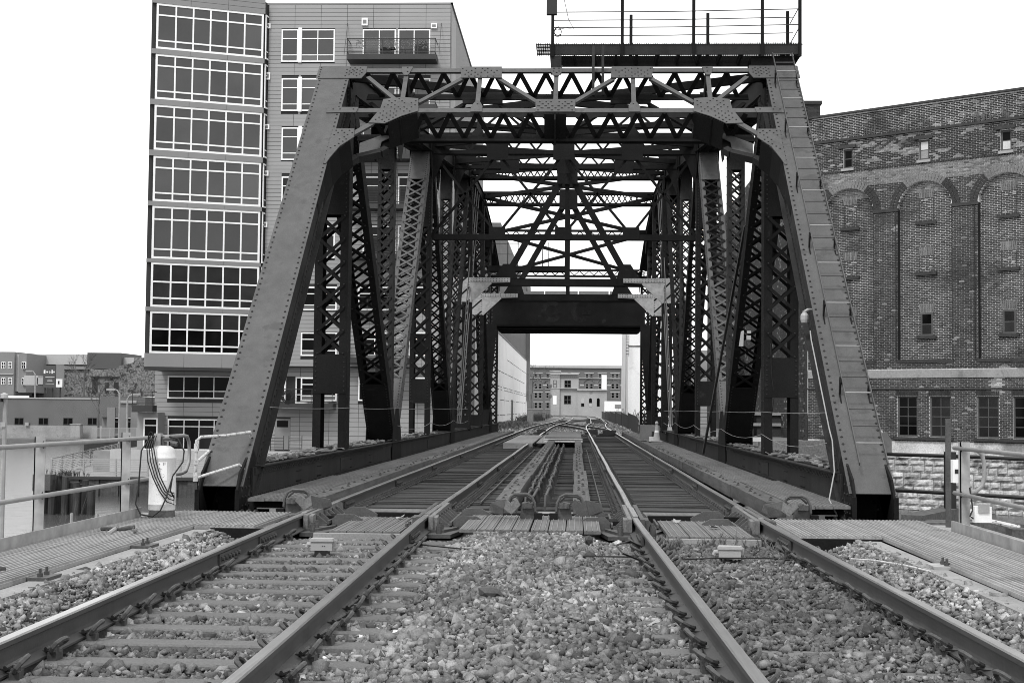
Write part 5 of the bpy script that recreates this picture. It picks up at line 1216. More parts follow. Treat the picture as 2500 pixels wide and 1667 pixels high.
for px in (612, 668, 712): 
    a, z = low.ap(px, 1080); r_ = MB()
    for j in range(5): low.box(r_, a, a+.9, ZG+.2*j+.1, ZG+.2*j+.14, 1.0, 1.04)
    low.box(r_, a, a+.04, ZG, ZG+1.1, 1.0, 1.04); low.box(r_, a+.86, a+.9, ZG, ZG+1.1, 1.0, 1.04); r_.build('step_railing', M['fas'], AP)
# ------------------------------------------------------------------ river promenade
structure('promenade', MB().box(-31.6, 85.2, -6, -8.4, 92.4, -3.05).plate([(-31.6, 85.21, -6), (-39.2, 121, -6), (-31.6, 121, -6)], (0, 0, 2.95)).box(-31.5, 91.9, -6, -8.4, 130, ZG), M['conc'])
o = MB().box(-30.3, 91.6, -3.04, -9, 91.85, -1.6).build('low_wall', M['farpale']); tag(o, 'pale low wall between the promenade and the apartment block', 'wall')
T = thing('sheet_pile_wall', (-26, 85, -4), 'rusty sheet pile sea wall below the promenade railing', 'sea wall')
k = 0; x = -31.7
while x < -8.6:
    d = .12 if k % 2 else 0.; MB().box(x, 84.85+d, -6, x+.58, 85.2+d, -3.12).build('sheet_pile', M['sheet'], T); x += .6; k += 1
MB().box(-31.8, 84.75, -3.2, -8.5, 85.3, -3.04).build('cap', M['fas'], T)
def prom_rail(lab, p, q, n):
    p = Vector(p); q = Vector(q); T = thing('promenade_railing', p, lab, 'railing', 'white railings of the promenade')
    for i in range(n+1): c = p.lerp(q, i/n); MB().box(c.x-.05, c.y-.05, c.z, c.x+.05, c.y+.05, c.z+1.1).build('post', M['boxp'], T)
    for j in range(9): MB().bar(p+Vector((0, -.04, .16+.11*j)), q+Vector((0, -.04, .16+.11*j)), .03, .035 if j < 8 else .07).build('rail_bar', M['boxp'], T)
prom_rail('white slatted railing along the edge of the sea wall in front of the apartment block', (-31.8, 85.3, -3.05), (-10, 85.3, -3.05), 11)
prom_rail('white slatted railing running back from the corner of the sea wall', (-31.9, 85.5, -3.05), (-39, 120, -3.05), 8)
prom_rail('short pale railing in front of the columned building across the water', at(225, 1068, Y=158), at(334, 1068, Y=158), 5)
# mooring dolphin of old piles
T = thing('mooring_dolphin', (-25.6, 71, ZW), 'cluster of dark rotten timber piles standing in the water', 'mooring dolphin')
for k in range(13):
    x = -26.9+.22*k+random.uniform(-.05, .05); y = 70.2+.5*(k % 3)+random.uniform(0, .3)
    MB().tube([(x, y, ZW-2), (x+.03, y, -2.6+random.uniform(-.25, .45)-.5*max(0, (k-8)/5))], [.19, .16], 9).build('pile', M['pile'], T)
MB().box(-27.0, 69.9, -3.0, -26.1, 70.6, -2.2).build('pale_cap_board', M['timber'], T)
wv = MB()
for _ in range(40): weed(wv, -25.6+random.gauss(0, .5), 70.6, -2.3, random.uniform(.2, .5), 5, .15, .02)
wv.build('grass_tuft', M['grass'], T, kind='stuff')
T = thing('floating_dock', (-22, 60, ZW), 'small low dock with stumps and debris on the water under the promenade', 'dock')
for k in range(4): MB().box(-21.5+.9*k, 59.5, ZW-.5, -20.7+.9*k, 62, ZW+.25+.12*(k % 2)).build('float', M['pile'], T)
for k in range(3): MB().tube([(-21.3+1.1*k, 59.6, ZW), (-21.3+1.1*k, 59.6, ZW+.9)], .07, 6).build('stump', M['boxp'], T)
MB().box(-15.6, 62, ZW, -12.9, 62.3, ZW+1.1).build('panel', M['conc'], T); MB().box(-15.7, 61.95, ZW+1.1, -12.8, 62.35, ZW+1.16).build('rail', M['boxp'], T)
# ================================================================== BRICK MILL ON THE RIGHT
e_, n_ = Vector((.7885, -.615, 0)), Vector((-.615, -.7885, 0))
ML = thing('brick_mill', (13.9, 86.16, -1), 'huge old dark brick mill with tall blind arches and small windows', 'building')
F1 = Fr((13.9, 86.16, 0), e_, n_)
LEN = 26.0; MZ = 18.95; BAY = 4.76; C0 = 2.66
cs = [C0+BAY*k for k in range(5)]
PW = 1.63                                                   # half width of an arched recess
def in_arch(a, z, dr=0.):
    for c in cs:
        if abs(a-c) < PW+dr:
            if z < 13.0: return z > 4.3
            if (a-c)**2+((z-13.0)*1.09)**2 < (PW+dr)**2: return True
    return False
WIN = []                                                    # openings: a0, a1, z0, z1, depth plane
for c in cs:
    WIN += [(c-.33, c+.29, 15.7, 16.85, 'top'), (c-.36, c+.38, 5.66, 6.98, 'mid')]
for c in cs:
    for q in (-1.0, .98): pass
LW = [(5.73-BAY*1+.0, 6.96-BAY), (7.68-BAY, 8.94-BAY), (5.73, 6.96), (7.68, 8.94), (10.42, 11.67), (12.44, 13.65), (15.2, 16.45), (17.2, 18.4), (20, 21.2), (22, 23.2)]
for a0, a1 in LW: WIN.append((a0, a1, -.08, 2.24, 'low'))
def hole(a, z, w):
    for a0, a1, z0, z1, _ in WIN:
        if a+w > a0+.02 and a-w < a1-.02 and z0-.03 < z < z1+.03: return True
    return False
core = MB(); F1.box(core, 0, LEN, -1.1, MZ, -12, -.30)
def skin(z0, z1, ops, d0=-.30, d1=-.022):
    ops = sorted(o for o in ops if o[0] < LEN); a = 0.
    for o0, o1, g0, g1 in ops:
        o1 = min(o1, LEN); F1.box(core, a, o0, z0, z1, d0, d1)
        if g0 > z0: F1.box(core, o0, o1, z0, g0, d0, d1)
        if g1 < z1: F1.box(core, o0, o1, g1, z1, d0, d1)
        a = o1
    if a < LEN: F1.box(core, a, LEN, z0, z1, d0, d1)
skin(-1.1, 4.3, [w[:4] for w in WIN if w[4] == 'low']); skin(14.55, MZ, [w[:4] for w in WIN if w[4] == 'top']); skin(4.3, 13.0, [(c-PW, c+PW, 4.3, 13.0) for c in cs])
a = 0.
while a < LEN:
    zz = max([13.0+math.sqrt(max(0, PW**2-(a+.05-c)**2))/1.09 for c in cs]); F1.box(core, a, a+.1, zz, 14.55, -.30, -.022); a += .1
core.build('wall', M['mortar'], ML)
# every brick of the front, laid in courses with raked joints
bv, bf, bt = [], [], []
BH, BWD = .098, .30
nz_ = int((MZ+.3)/BH)
for r in range(nz_):
    z = -.33+BH*r; zc = z+BH/2; off = BWD/2*(r % 2)
    a = -off+.0
    while a < LEN:
        a0, a1 = max(a, 0), min(a+BWD, LEN); a += BWD
        if a1-a0 < .05: continue
        cuts = set()
        for c in cs:
            if abs(c-a0) > 4: continue
            if 4.3 < zc < 13: cuts |= {c-PW, c+PW}
            elif zc < 15.2:
                for rr in (PW, 2.05):
                    q = rr**2-((zc-13)*1.09)**2
                    if q > 0: cuts |= {c-math.sqrt(q), c+math.sqrt(q)}
        for w0, w1, g0, g1, _ in WIN:
            if g0-.03 < zc < g1+.03: cuts |= {w0, w1}
        ed = [a0]+sorted(q for q in cuts if a0+.015 < q < a1-.015)+[a1]
        for s0, s1 in zip(ed[:-1], ed[1:]):
            ac = (s0+s1)/2
            if s1-s0 < .04 or hole(ac, zc, .0): continue
            rec = in_arch(ac, zc)
            if not rec and any(zc > 13 and (ac-c)**2+((zc-13)*1.09)**2 < 2.05**2 for c in cs): continue        # ring of voussoirs goes here
            if 3.26 < zc < 3.74 or 17.36 < zc < 17.5: continue
            dd = (-.29 if rec else 0.)+random.uniform(-.006, .006)
            if zc > 17.5: dd -= .012
            bt.append((s0+(.011 if s0 == a0 else .002), s1-(.011 if s1 == a1 else .002), z+.011, z+BH-.011, dd, zc, ac, rec))
G1, G2, G3 = RNG.random((60, 60)), RNG.random((130, 130)), RNG.random((300, 300))
def vn(G, x, y):
    i, j = int(math.floor(x)), int(math.floor(y)); u, v = x-i, y-j; u = u*u*(3-2*u); v = v*v*(3-2*v); n = len(G)
    return (G[i % n, j % n]*(1-u)+G[(i+1) % n, j % n]*u)*(1-v)+(G[i % n, (j+1) % n]*(1-u)+G[(i+1) % n, (j+1) % n]*u)*v
def weather(a, z, top):
    if top: return vn(G1, a*.5+9, z*1.5)*.3+vn(G2, a*1.6, z*4.2)*.4+vn(G3, a*4, z*9)*.3      # stains run along the courses
    return vn(G1, a*.5, z*.35)*.55+vn(G2, a*1.3, z*1.0)*.45
bb = MB(); bp = MB()
for a0, a1, z0, z1, dd, zc, ac, rec in bt:
    q = [F1.p(a0, z0, dd), F1.p(a1, z0, dd), F1.p(a1, z1, dd), F1.p(a0, z1, dd), F1.p(a0, z0, dd-.04), F1.p(a1, z0, dd-.04), F1.p(a1, z1, dd-.04), F1.p(a0, z1, dd-.04)]
    pale = 14.55 < zc < 15.45 or (random.random() < (.10+.5*max(0, math.sin(ac*1.7+zc*2.1)*math.sin(zc*5.3+ac*.6)-.45) if 15.6 < zc < 17.4 else (.06 if zc > 17 else .03)) and not rec) or (rec and zc > 13.9)
    wv_ = weather(ac, zc, zc > 15.5)
    if zc > 15.6: pale = wv_ > (.62 if zc < 17.4 else .70) or random.random() < .04
    elif not rec and not pale and zc < 14.5: pale = wv_ > .80
    if 14.55 < zc < 15.45: pale = wv_ > .25
    k = bp if pale else bb
    k.tone = max(.3, random.gauss(1, .28))*(1.5 if zc < 3.2 else ((.35+.7*wv_ if zc < 17.4 else .4+.4*wv_) if zc > 15.6 else 1.))*(.6+.8*wv_)*(1.25 if pale and zc > 15.6 else 1.)
    k.add(q, [(0, 1, 2, 3), (0, 4, 5, 1), (1, 5, 6, 2), (2, 6, 7, 3), (3, 7, 4, 0)])
for c in cs:
    for q in (c-PW, c+PW-.012): F1.box(bb, q, q+.012, 4.3, 13.0, -.292, -.0)
bb.build('brick', M['brick'], ML, kind='stuff'); bp.build('pale_brick', M['brickp'], ML, kind='stuff')
vb = MB(); vb.box(-.5, -.5, -.5, .5, .5, .5); vme = vb.mesh('arch_brick', M['brick']); vme2 = vb.mesh('arch_brick', M['brickp'])
R1 = Matrix((e_, -n_, Vector((0, 0, 1)))).transposed()
for c in cs[:4]:
    for ring in range(2):
        rr = PW+.13+.235*ring
        for k in range(31):
            th = math.pi*(k+.5)/31
            a, z = c+rr*math.cos(th), 13.0+rr/1.09*math.sin(th)
            R = R1 @ Matrix.Rotation(-(th-math.pi/2)*1., 3, 'Y')
            inst(vme2 if (.28 < th/math.pi < .72) else vme, 'arch_brick', ML, F1.p(a, z, -.03), R.to_euler(), (rr*math.pi/31*.80, .12, .215))
flat = MB(); dk = MB(); wd_ = MB()
def lintel(c, z, w, h):
    for k in range(9): flat.tone = random.uniform(.7, 1.3); t = -1+2*(k+.5)/9; flat.plate([F1.p(c+w*(t-.085), z, -.29 if z > 4.3 and z < 14 else 0), F1.p(c+w*(t+.085), z, -.29 if z > 4.3 and z < 14 else 0), F1.p(c+w*1.18*(t+.085), z+h, -.29 if z > 4.3 and z < 14 else 0), F1.p(c+w*1.18*(t-.085), z+h, -.29 if z > 4.3 and z < 14 else 0)], n_*.012)
for c in cs:
    for z0, z1 in ((12.2, 13.55), (9.28, 10.25)):           # bricked-up windows with their sills
        F1.box(dk, c-.62, c+.62, z0-.16, z0, -.29, -.14); lintel(c, z1, .42, .5)
        for q in (c-.42, c+.40): F1.box(dk, q, q+.03, z0, z1, -.30, -.278)
        for _ in range(5):
            a = c+random.uniform(-.35, .25); z = random.uniform(z0+.1, z1-.1); m_ = MB(); F1.box(m_, a, a+.2, z, z+.07, -.28, -.262); m_.build('pale_patch', M['pale'], ML)
    lintel(c, 6.98, .42, .5); F1.box(dk, c-.58, c+.58, 5.50, 5.66, -.29, -.14)
    F1.box(dk, c-1.7, c+1.7, 4.12, 4.30, -.25, .05)
    F1.box(dk, c-.55, c+.52, 16.9, 17.1, -.02, .10); wd2 = MB(); F1.box(wd2, c-.42, c+.40, 15.55, 15.70, -.02, .10); wd2.build('window_sill', M['pale'], ML)
for k in range(-1, 5):
    c = cs[0]+BAY*k+BAY/2; F1.box(dk, c-.78, c+.78, 12.88, 13.05, -.1, .05)
F1.box(dk, 0, LEN, 17.36, 17.5, -.1, .10); F1.box(dk, -.1, LEN, MZ-.0, MZ+.12, -1, .12); F1.box(dk, 0, LEN, 2.60, 2.70, -.05, .05)
for k in range(int(LEN/.16)):
    F1.box(dk, .16*k, .16*k+.075, 15.46, 15.56, -.05, .045)
dk.build('stone_band', M['sandst'], ML); flat.build('flat_arch_bricks', M['brickp'], ML, kind='stuff')
m_ = MB(); F1.box(m_, 0, LEN, 3.27, 3.73, -.1, .035); m_.build('stucco_band', M['stucco'], ML)
for i, (a0, a1, z0, z1, kd) in enumerate(WIN):
    if a0 > 22: continue
    dp = -.13 if kd != 'mid' else -.27
    fr_ = Fr(F1.p(0, 0, dp), e_, n_)
    if kd == 'low': window(fr_, a0, a1, z0, z1, (1, 1), (1, 1, 1, 1), ML, M['glassm'] if i % 3 else M['glassd'], .10, .045, .02, frame=M['wood'])
    elif kd == 'mid': window(fr_, a0, a1, z0, z1, (1,), (1, 1), ML, lambda i_, j, i=i: M['glassd'] if j == 0 and i % 4 == 3 else M['glassm'], .10, .05, .02, frame=M['wood'])
    else:
        kk = round((a0-cs[0]+.33)/BAY)
        window(fr_, a0, a1, z0, z1, (1,), (1, 1), ML, lambda i_, j, kk=kk: M['pwood'] if (kk == 1 and j == 0) or (kk == 2 and j == 1) else (M['stucco'] if kk == 1 else M['glassd']), .10, .05, .02, frame=M['wood'])
for k in range(5):
    a = LW[2*k][0]; m_ = MB(); F1.box(m_, a-.15, LW[2*k+1][1]+.15, -.26, -.09, -.05, .12); m_.build('window_sill', M['sandst'], ML)
    for q in (2*k, 2*k+1):
        v = MB()
        for j in range(13): t = LW[q][0]-.06+j*(1.35/13); v.tone = random.uniform(.6, 1.2); F1.box(v, t+.006, t+.094, 2.27, 2.52, -.02, .012)
        v.build('flat_arch_bricks', M['brick'], ML, kind='stuff')
for a in (4.28, 5.68, 9.03, 10.36, 13.8, 15.1): 
    m_ = MB(); F1.box(m_, a-.02, a+.02, 4.3, 12.9, -.02, .025) if a in (5.68, 10.36, 15.1) else None
    if m_.v: m_.build('dark_edge_strip', M['black'], ML)  # thin dark strip down one edge of an arched recess
# side wall going back along the river and the raised corner
sw = MB(); sw.box(13.72, 86.2, -1.1, 13.9, 150, 19.6); sw.box(13.65, 86, 18.9, 14.62, 89, 19.85); sw.box(13.55, 85.9, 19.85, 14.72, 89.1, 20.05)
sw.build('side_wall', M['brick'], ML)
sb = MB(); sbp = MB()
for r in range(int(20.5/.151)):
    y = 86.2+(.23 if r % 2 else 0)
    while y < 132:
        k = sbp if random.random() < .1 else sb; k.tone = max(.35, random.gauss(.9, .25)); z = -1+.151*r; k.box(13.69, y+.008, z+.01, 13.73, y+.44, z+.141); y += .45
for r in range(10):
    x = 13.66+(.2 if r % 2 else 0)
    while x < 14.55: sb.tone = max(.35, random.gauss(.9, .25)); sb.box(x, 85.97, 18.92+.093*r, min(x+.38, 14.62), 86.01, 18.92+.093*r+.083); x += .4
sb.build('brick', M['brick'], ML, kind='stuff'); sbp.build('pale_brick', M['brickp'], ML, kind='stuff')
wv = MB()
for _ in range(70):
    a = random.choice([random.gauss(2.8, .9), random.gauss(7, 1.0), random.gauss(10.5, .7), random.gauss(12.3, .9)]); p = F1.p(a, 17.5, .04); weed(wv, p.x, p.y, p.z, random.uniform(.3, 1.0), 8, .14, .011)
wv.build('roof_weeds', M['grass'], ML, kind='stuff')
# rough limestone foundation wall, block by block
ST = thing('limestone_wall', (18, 81, -4), 'pale rough limestone foundation wall under the brick mill, at the water', 'wall')
bk = MB(); F1.box(bk, -2, LEN, -7, -1.05, -.4, .10); bk.build('backing', M['stucco'], ST)
lmesh = []
for k in range(5):
    v = []; nx_, nz2 = 5, 4
    m_ = MB()
    for j in range(nz2):
        for i in range(nx_):
            ed = i in (0, nx_-1) or j in (0, nz2-1); v.append((i/(nx_-1), -(0 if ed else random.uniform(.5, 1.)), j/(nz2-1)))
    v += [(0, 1, 0), (1, 1, 0), (1, 1, 1), (0, 1, 1)]; q = nx_*nz2
    fs = [(j*nx_+i, j*nx_+i+1, (j+1)*nx_+i+1, (j+1)*nx_+i) for j in range(nz2-1) for i in range(nx_-1)]
    fs += [tuple([q, q+1]+[i for i in range(nx_-1, -1, -1)]), tuple([q+3, q+2][::-1]+[(nz2-1)*nx_+i for i in range(nx_)])]
    m_.add(v, fs); lmesh.append(m_.mesh('limestone_block', M['lime']))
z = -1.05; R3 = R1.to_euler(); nb = 0
while z > -4.6:
    h = random.uniform(.30, .42); a = -.5
    while a < 15.2:
        w = random.uniform(.45, 1.1)
        inst(random.choice(lmesh), 'limestone_block', ST, F1.p(a+.012, z-h+.012, .16), R3, (w-.018, .08+.08*random.random(), h-.018)); a += w; nb += 1
    z -= h
# ================================================================== FAR LEFT BANK
Yw = 200.
def rp(x, y, Y=Yw): return at(x, y, Y=Y)
def fwall(Y): return Fr((0, Y, 0), (1, 0, 0), (0, -1, 0))
fw1 = fwall(Yw)
structure('far_bank', MB().box(-190, 194, -7, -40, 215, -3.5), M['ground']); structure('quay', MB().box(-57, 163, -7, -20, 194, -2.75), M['dirt'])
WH = thing('brick_warehouse', (-60, 165, -2.7), 'long low dark brick warehouse on a concrete base across the water', 'building')
a0, a1, z0, z1 = fw1.rect(-160, 970, 300, 1068)
m_ = MB(); fw1.box(m_, a0, a1, fw1.ap(0, 1037)[1], z1, -14, 0); m_.build('wall', M['farbrick'], WH)
m_ = MB(); fw1.box(m_, a0, a1, -3.5, fw1.ap(0, 1037)[1], -14, .12); m_.build('concrete_base', M['stucco'], WH)
m_ = MB(); fw1.box(m_, a0, fw1.ap(248, 970)[0], z1-.05, z1+.12, -1, .12); m_.build('parapet_flashing', M['farpale'], WH)
for k, (xa, xb) in enumerate(((-90, -66), (-30, -6), (35, 58), (94, 118), (154, 178), (214, 237))):
    window(fw1, *fw1.rect(xa, 1019, xb, 1037), (1, 1), (1,), WH, M['glassd'], .08, .07, .02, frame=M['wood'])
for px, py in ((68, 1035), (258, 1011)): a, z = fw1.ap(px, py); m_ = MB(); fw1.box(m_, a-.25, a+.25, z-.25, z+.25, .1, .4); m_.build('wall_lamp', M['boxp'], WH)
T = thing('utility_cabinet', rp(198, 1068), 'pale metal cabinet standing against the low brick warehouse', 'cabinet')
m_ = MB(); q = fw1.rect(187, 1036, 209, 1068); fw1.box(m_, q[0], q[1], q[2], q[3], 1.2, 2.4); fw1.box(m_, q[0]-.1, q[1]+.1, q[3], q[3]+.12, 1.1, 2.5); m_.build('cabinet_body', M['pale'], T)
m_ = MB(); fw1.box(m_, q[0]+.1, (q[0]+q[1])/2-.03, q[2]+.1, q[3]-.1, 2.4, 2.43); fw1.box(m_, (q[0]+q[1])/2+.03, q[1]-.1, q[2]+.1, q[3]-.1, 2.4, 2.43); m_.build('door', M['pale'], T)
f2 = fwall(165.)
CB = thing('columned_building', (-38, 130, -2.2), 'low grey building with square columns beside the apartment block', 'building')
q = f2.rect(245, 968, 352, 1075)
m_ = MB(); f2.box(m_, q[0], q[1], q[2], q[3]-1.3, -10, -.8); m_.build('wall', M['fargrey'], CB)
m_ = MB(); f2.box(m_, q[0], q[1], q[3]-2.4, q[3], -10, 0); m_.build('fascia', M['farbrick'], CB)
m_ = MB(); r = f2.rect(294, 977, 334, 984); f2.box(m_, r[0], r[1], r[2], r[3], 0, .15); m_.build('pale_sign', M['boxp'], CB)
for xa, xb in ((262, 280), (290, 308), (320, 336)):
    r = f2.rect(xa, 1000, xb, 1072); m_ = MB(); f2.box(m_, r[0], r[1], r[2], r[3]+.3, -.8, .1); m_.build('column', M['fargrey'], CB)
for xa, xb in ((280, 290), (309, 320)): window(f2, *f2.rect(xa, 1020, xb, 1060), (1,), (1, 4), CB, M['glassd'], .06, .05, -.78)
# ruined brick block with a billboard behind the warehouse
f3 = fwall(235.)
RU = thing('ruined_brick_block', (-60, 205, -2.5), 'ruined patchy brick block with empty window holes behind the warehouse', 'building')
m_ = MB()
prof = [(157, 968), (157, 893), (175, 897), (218, 900), (222, 905), (255, 902), (290, 898), (290, 893), (326, 885), (328, 872), (352, 873), (352, 893), (382, 905), (382, 968)]
P = [f3.p(*f3.ap(x, y), 0) for x, y in prof]; m_.plate(P, (0, 6, 0)); m_.build('wall', M['farruin'], RU)
for xa, xb, ya, yb in ((256, 266, 933, 960), (278, 289, 933, 960), (226, 238, 925, 960)):
    r = f3.rect(xa, ya, xb, yb); m_ = MB(); f3.box(m_, *r, -.1, .06); m_.build('window_hole', M['black'], RU)
r = f3.rect(157, 894, 220, 902); m_ = MB(); f3.box(m_, *r, 0, .4); m_.build('cornice', M['fargrey'], RU)
r = f3.rect(222, 918, 292, 921); m_ = MB(); f3.box(m_, *r, 0, .4); m_.build('cornice', M['sandst'], RU)
BB = thing('billboard', rp(128, 960, 228), 'grey tilted billboard with white lettering and a pale square above the warehouse', 'billboard')
f4 = Fr(f3.p(f3.ap(106, 920)[0], 0, 5), (1, .25, 0), (.25, -1, 0))
r = f4.rect(106, 892, 136, 947); m_ = MB(); f4.box(m_, *r, -.4, 0); m_.build('panel', M['sign'], BB)
r2 = f4.rect(136, 890, 155, 944); m_ = MB(); f4.box(m_, *r2, -.4, 0); m_.build('picture_panel', M['fargrey'], BB)
r3 = f4.rect(137, 925, 152, 945); m_ = MB(); f4.box(m_, *r3, 0, .05); m_.build('pale_square', M['white'], BB)
m_ = MB(); f4.box(m_, r3[0]+.3, r3[0]+.55, r3[2]+.5, r3[3]-.3, .05, .08); m_.build('printed_figure', M['black'], BB)
m_ = MB()
for xa, xb, ya, yb in ((107, 120, 903, 912), (121, 125, 905, 912), (126, 135, 903, 912), (111, 133, 920, 921.5), (116, 127, 926, 927), (115, 128, 929, 930), (111, 132, 936, 937)):
    a, b, z0_, z1_ = f4.rect(xa, ya, xb, yb)
    if yb-ya > 5:
        n = max(2, int((b-a)/.3)); 
        for k in range(n): f4.box(m_, a+(b-a)*k/n, a+(b-a)*(k+.62)/n, z0_+(.15 if k % 3 else 0), z1_-(.2 if k % 2 else 0), 0, .04)
    else: f4.box(m_, a, b, z0_, z1_, 0, .04)
m_.build('lettering', M['white'], BB)
for k in range(3): MB().bar(f4.p(r[0]+1.2*k+.3, -2.5, -.6), f4.p(r[0]+1.2*k+.3, r[2]+.5, -.5), .2, .2).build('support', M['fas'], BB)
f5 = fwall(260.)
ms = thing('commercial_building', (-90, 260, -2), 'modern low building with a pale fascia and a dark box on its roof', 'building')
m_ = MB(); f5.box(m_, *f5.rect(76, 864, 218, 890), -12, 0); m_.build('fascia', M['farpale'], ms); m_ = MB(); f5.box(m_, *f5.rect(60, 881, 95, 884), 0, 4); m_.build('canopy', M['fas'], ms)
m_ = MB(); f5.box(m_, *f5.rect(296, 872, 330, 895), -12, -1); m_.build('fascia', M['farpale'], ms); m_ = MB(); f5.box(m_, *f5.rect(95, 888, 300, 975), -12, -.5); m_.build('wall', M['farbrick'], ms)
r = f5.rect(216, 861, 297, 901); m_ = MB(); f5.box(m_, *r, -12, .6); m_.build('dark_box', M['sign'], ms)
for k in range(5): a = f5.ap(80+5*k, 900)[0]; m_ = MB(); f5.box(m_, a, a+.35, -2, f5.ap(80, 884)[1], 1, 1.4); m_.build('column', M['fas'], ms)
rs = thing('residential_block', (-105, 250, -2), 'pale grey modern apartment block at the far left edge', 'building')
f6 = fwall(250.)
m_ = MB(); f6.box(m_, *f6.rect(-200, 857, 33, 965), -14, 0); m_.build('wall', M['fargrey'], rs); m_ = MB(); f6.box(m_, *f6.rect(33, 864, 44, 955), -14, -.8); m_.build('pale_strip', M['farpale'], rs)
m_ = MB(); f6.box(m_, *f6.rect(44, 863, 60, 958), -14, -.5); m_.build('wall', M['fargrey'], rs); m_ = MB(); f6.box(m_, *f6.rect(-200, 910, 33, 914), 0, .2); m_.build('band', M['farpale'], rs)
for x in (-120, -95, -60, -35, -20, 4, 20, 53):
    for y in (883, 922): window(f6, *f6.rect(x, y, x+9, y+17), (1, 1), (1, 1), rs, M['glassd'], .09, .09, .06 if x < 50 else -.4)
pb = MB(); f5b = fwall(232.); f5b.box(pb, *f5b.rect(59, 916, 92, 940), -5, 0); f5b.box(pb, *f5b.rect(90, 922, 107, 938), -5, 0); o = pb.build('pale_trailer', M['farpale']); tag(o, 'pale boxy trailer above the warehouse roof beside the billboard', 'trailer')
def street_lamp(px, py0, py1, Y, dirx, lab, arm):
    b = rp(px, py1, Y); t = rp(px, py0, Y); T = thing('street_lamp', b, lab, 'street lamp', 'street lamps across the water')
    MB().tube([b+Vector((0, 0, -3)), t, t+Vector((dirx*arm*.3, 0, .45)), t+Vector((dirx*arm, 0, .6))], [.13, .11, .08, .07], 6).build('pole', M['galv'], T)
    e = t+Vector((dirx*arm, 0, .55)); MB().box(e.x-.5, e.y-.2, e.z-.12, e.x+.5, e.y+.2, e.z+.1).build('lamp_head', M['boxp'], T)
street_lamp(86, 914, 970, 222, -1, 'street lamp with curved arm beside the billboard', 1.0)
street_lamp(311, 974, 1060, 160, 1, 'street lamp curving right in front of the columned building', 1.0)
street_lamp(292, 962, 1060, 162, -1, 'street lamp with its arm to the left over the warehouse end', 1.0)
def bare_tree(lab, base, H, r, n=5, seed=1, group=None, lean=.3):
    random.seed(seed); T = thing('bare_tree', base, lab, 'tree', group); tk = MB(); cr = MB()
    def br(p, d, L, r_, k, mb):
        q = p+d*L; mb.tube([p, p.lerp(q, .5)+Vector((random.uniform(-.05, .05), 0, random.uniform(-.03, .05)))*L, q], [r_, r_*.8, r_*.6], 5 if k > 3 else 3, False)
        if k <= 0: return
        for _ in range(random.choice((2, 3, 3))):
            dd = (d+Vector((random.uniform(-.8, .8), random.uniform(-.8, .8), random.uniform(-.2, .5)))).normalized(); br(p.lerp(q, random.uniform(.55, 1)), dd, L*random.uniform(.6, .85), r_*.58, k-1, cr)
    br(Vector(base), Vector((random.uniform(-.1, .1)*lean, 0, 1)).normalized(), H*.33, r, n, tk)
    tk.build('trunk', M['twig'], T); cr.build('crown', M['twig'], T)
    return T
bare_tree('bare tree with a thin spreading crown in front of the low warehouse', rp(240, 1070, 190), 9.5, .2, 5, 3)
bare_tree('bare tree in front of the ruined brick block', rp(205, 968, 225), 9, .2, 5, 9)
# ================================================================== SEEN THROUGH AND BEYOND THE BRIDGE
random.seed(11)
WB = thing('whitewashed_warehouse', (-8, 120, 0), 'long whitewashed warehouse wall with dark metal siding above, left of the far tracks', 'building')
XW = -8.0
m_ = MB(); m_.box(XW-20, 118, -1, XW, 232, 9.0); m_.build('wall', M['wall_white'], WB)
m_ = MB(); m_.box(XW-.02, 118, 9.0, XW+.06, 232, 9.18); m_.build('dark_coping', M['black'], WB)
for z, ya, yb in ((6.9, 165, 232), (5.2, 128, 220), (3.6, 125, 232), (3.3, 125, 232), (2.2, 125, 225), (.6, 125, 232)):
    y = ya; mm = MB()
    while y < yb: L = random.uniform(2, 9); mm.box(XW, y, z, XW+.02, min(y+L, yb), z+.06); y += L+random.uniform(.3, 5 if z < 4 else 2)
    mm.build('crack_line', M['twig'], WB)
m_ = MB(); m_.box(XW, 176, -.3, XW+.03, 180, 2.4); m_.build('rusty_door_stain', M['sheet'], WB)
m_ = MB(); m_.box(XW-16, 150, 9.18, XW-.2, 230, 21)
for k in range(160): m_.box(XW-.2, 150+.5*k, 9.2, XW-.12, 150+.5*k+.3, 21)
m_.build('metal_siding', M['siding'], WB); m_ = MB(); m_.box(XW-.3, 228.5, 2.6, XW+.5, 231, 21).build('corner_duct', M['fargrey'], WB)
fa = fwall(360.)
FB = thing('far_brick_building', (5, 360, 0), 'large far brick building with rows of paired and arched windows closing the view', 'building')
q = fa.rect(1255, 897, 1620, 1020); m_ = MB(); fa.box(m_, q[0], q[1], -1, q[3], -20, 0); m_.build('wall', M['farbrick'], FB)
m_ = MB(); fa.box(m_, q[0], q[1], q[3], fa.ap(1300, 891)[1], -21, .5); fa.box(m_, q[0], q[1], fa.ap(1300, 924)[1]+.1, fa.ap(1300, 922.5)[1]+.1, 0, .3); m_.build('cornice', M['farpale'], FB)
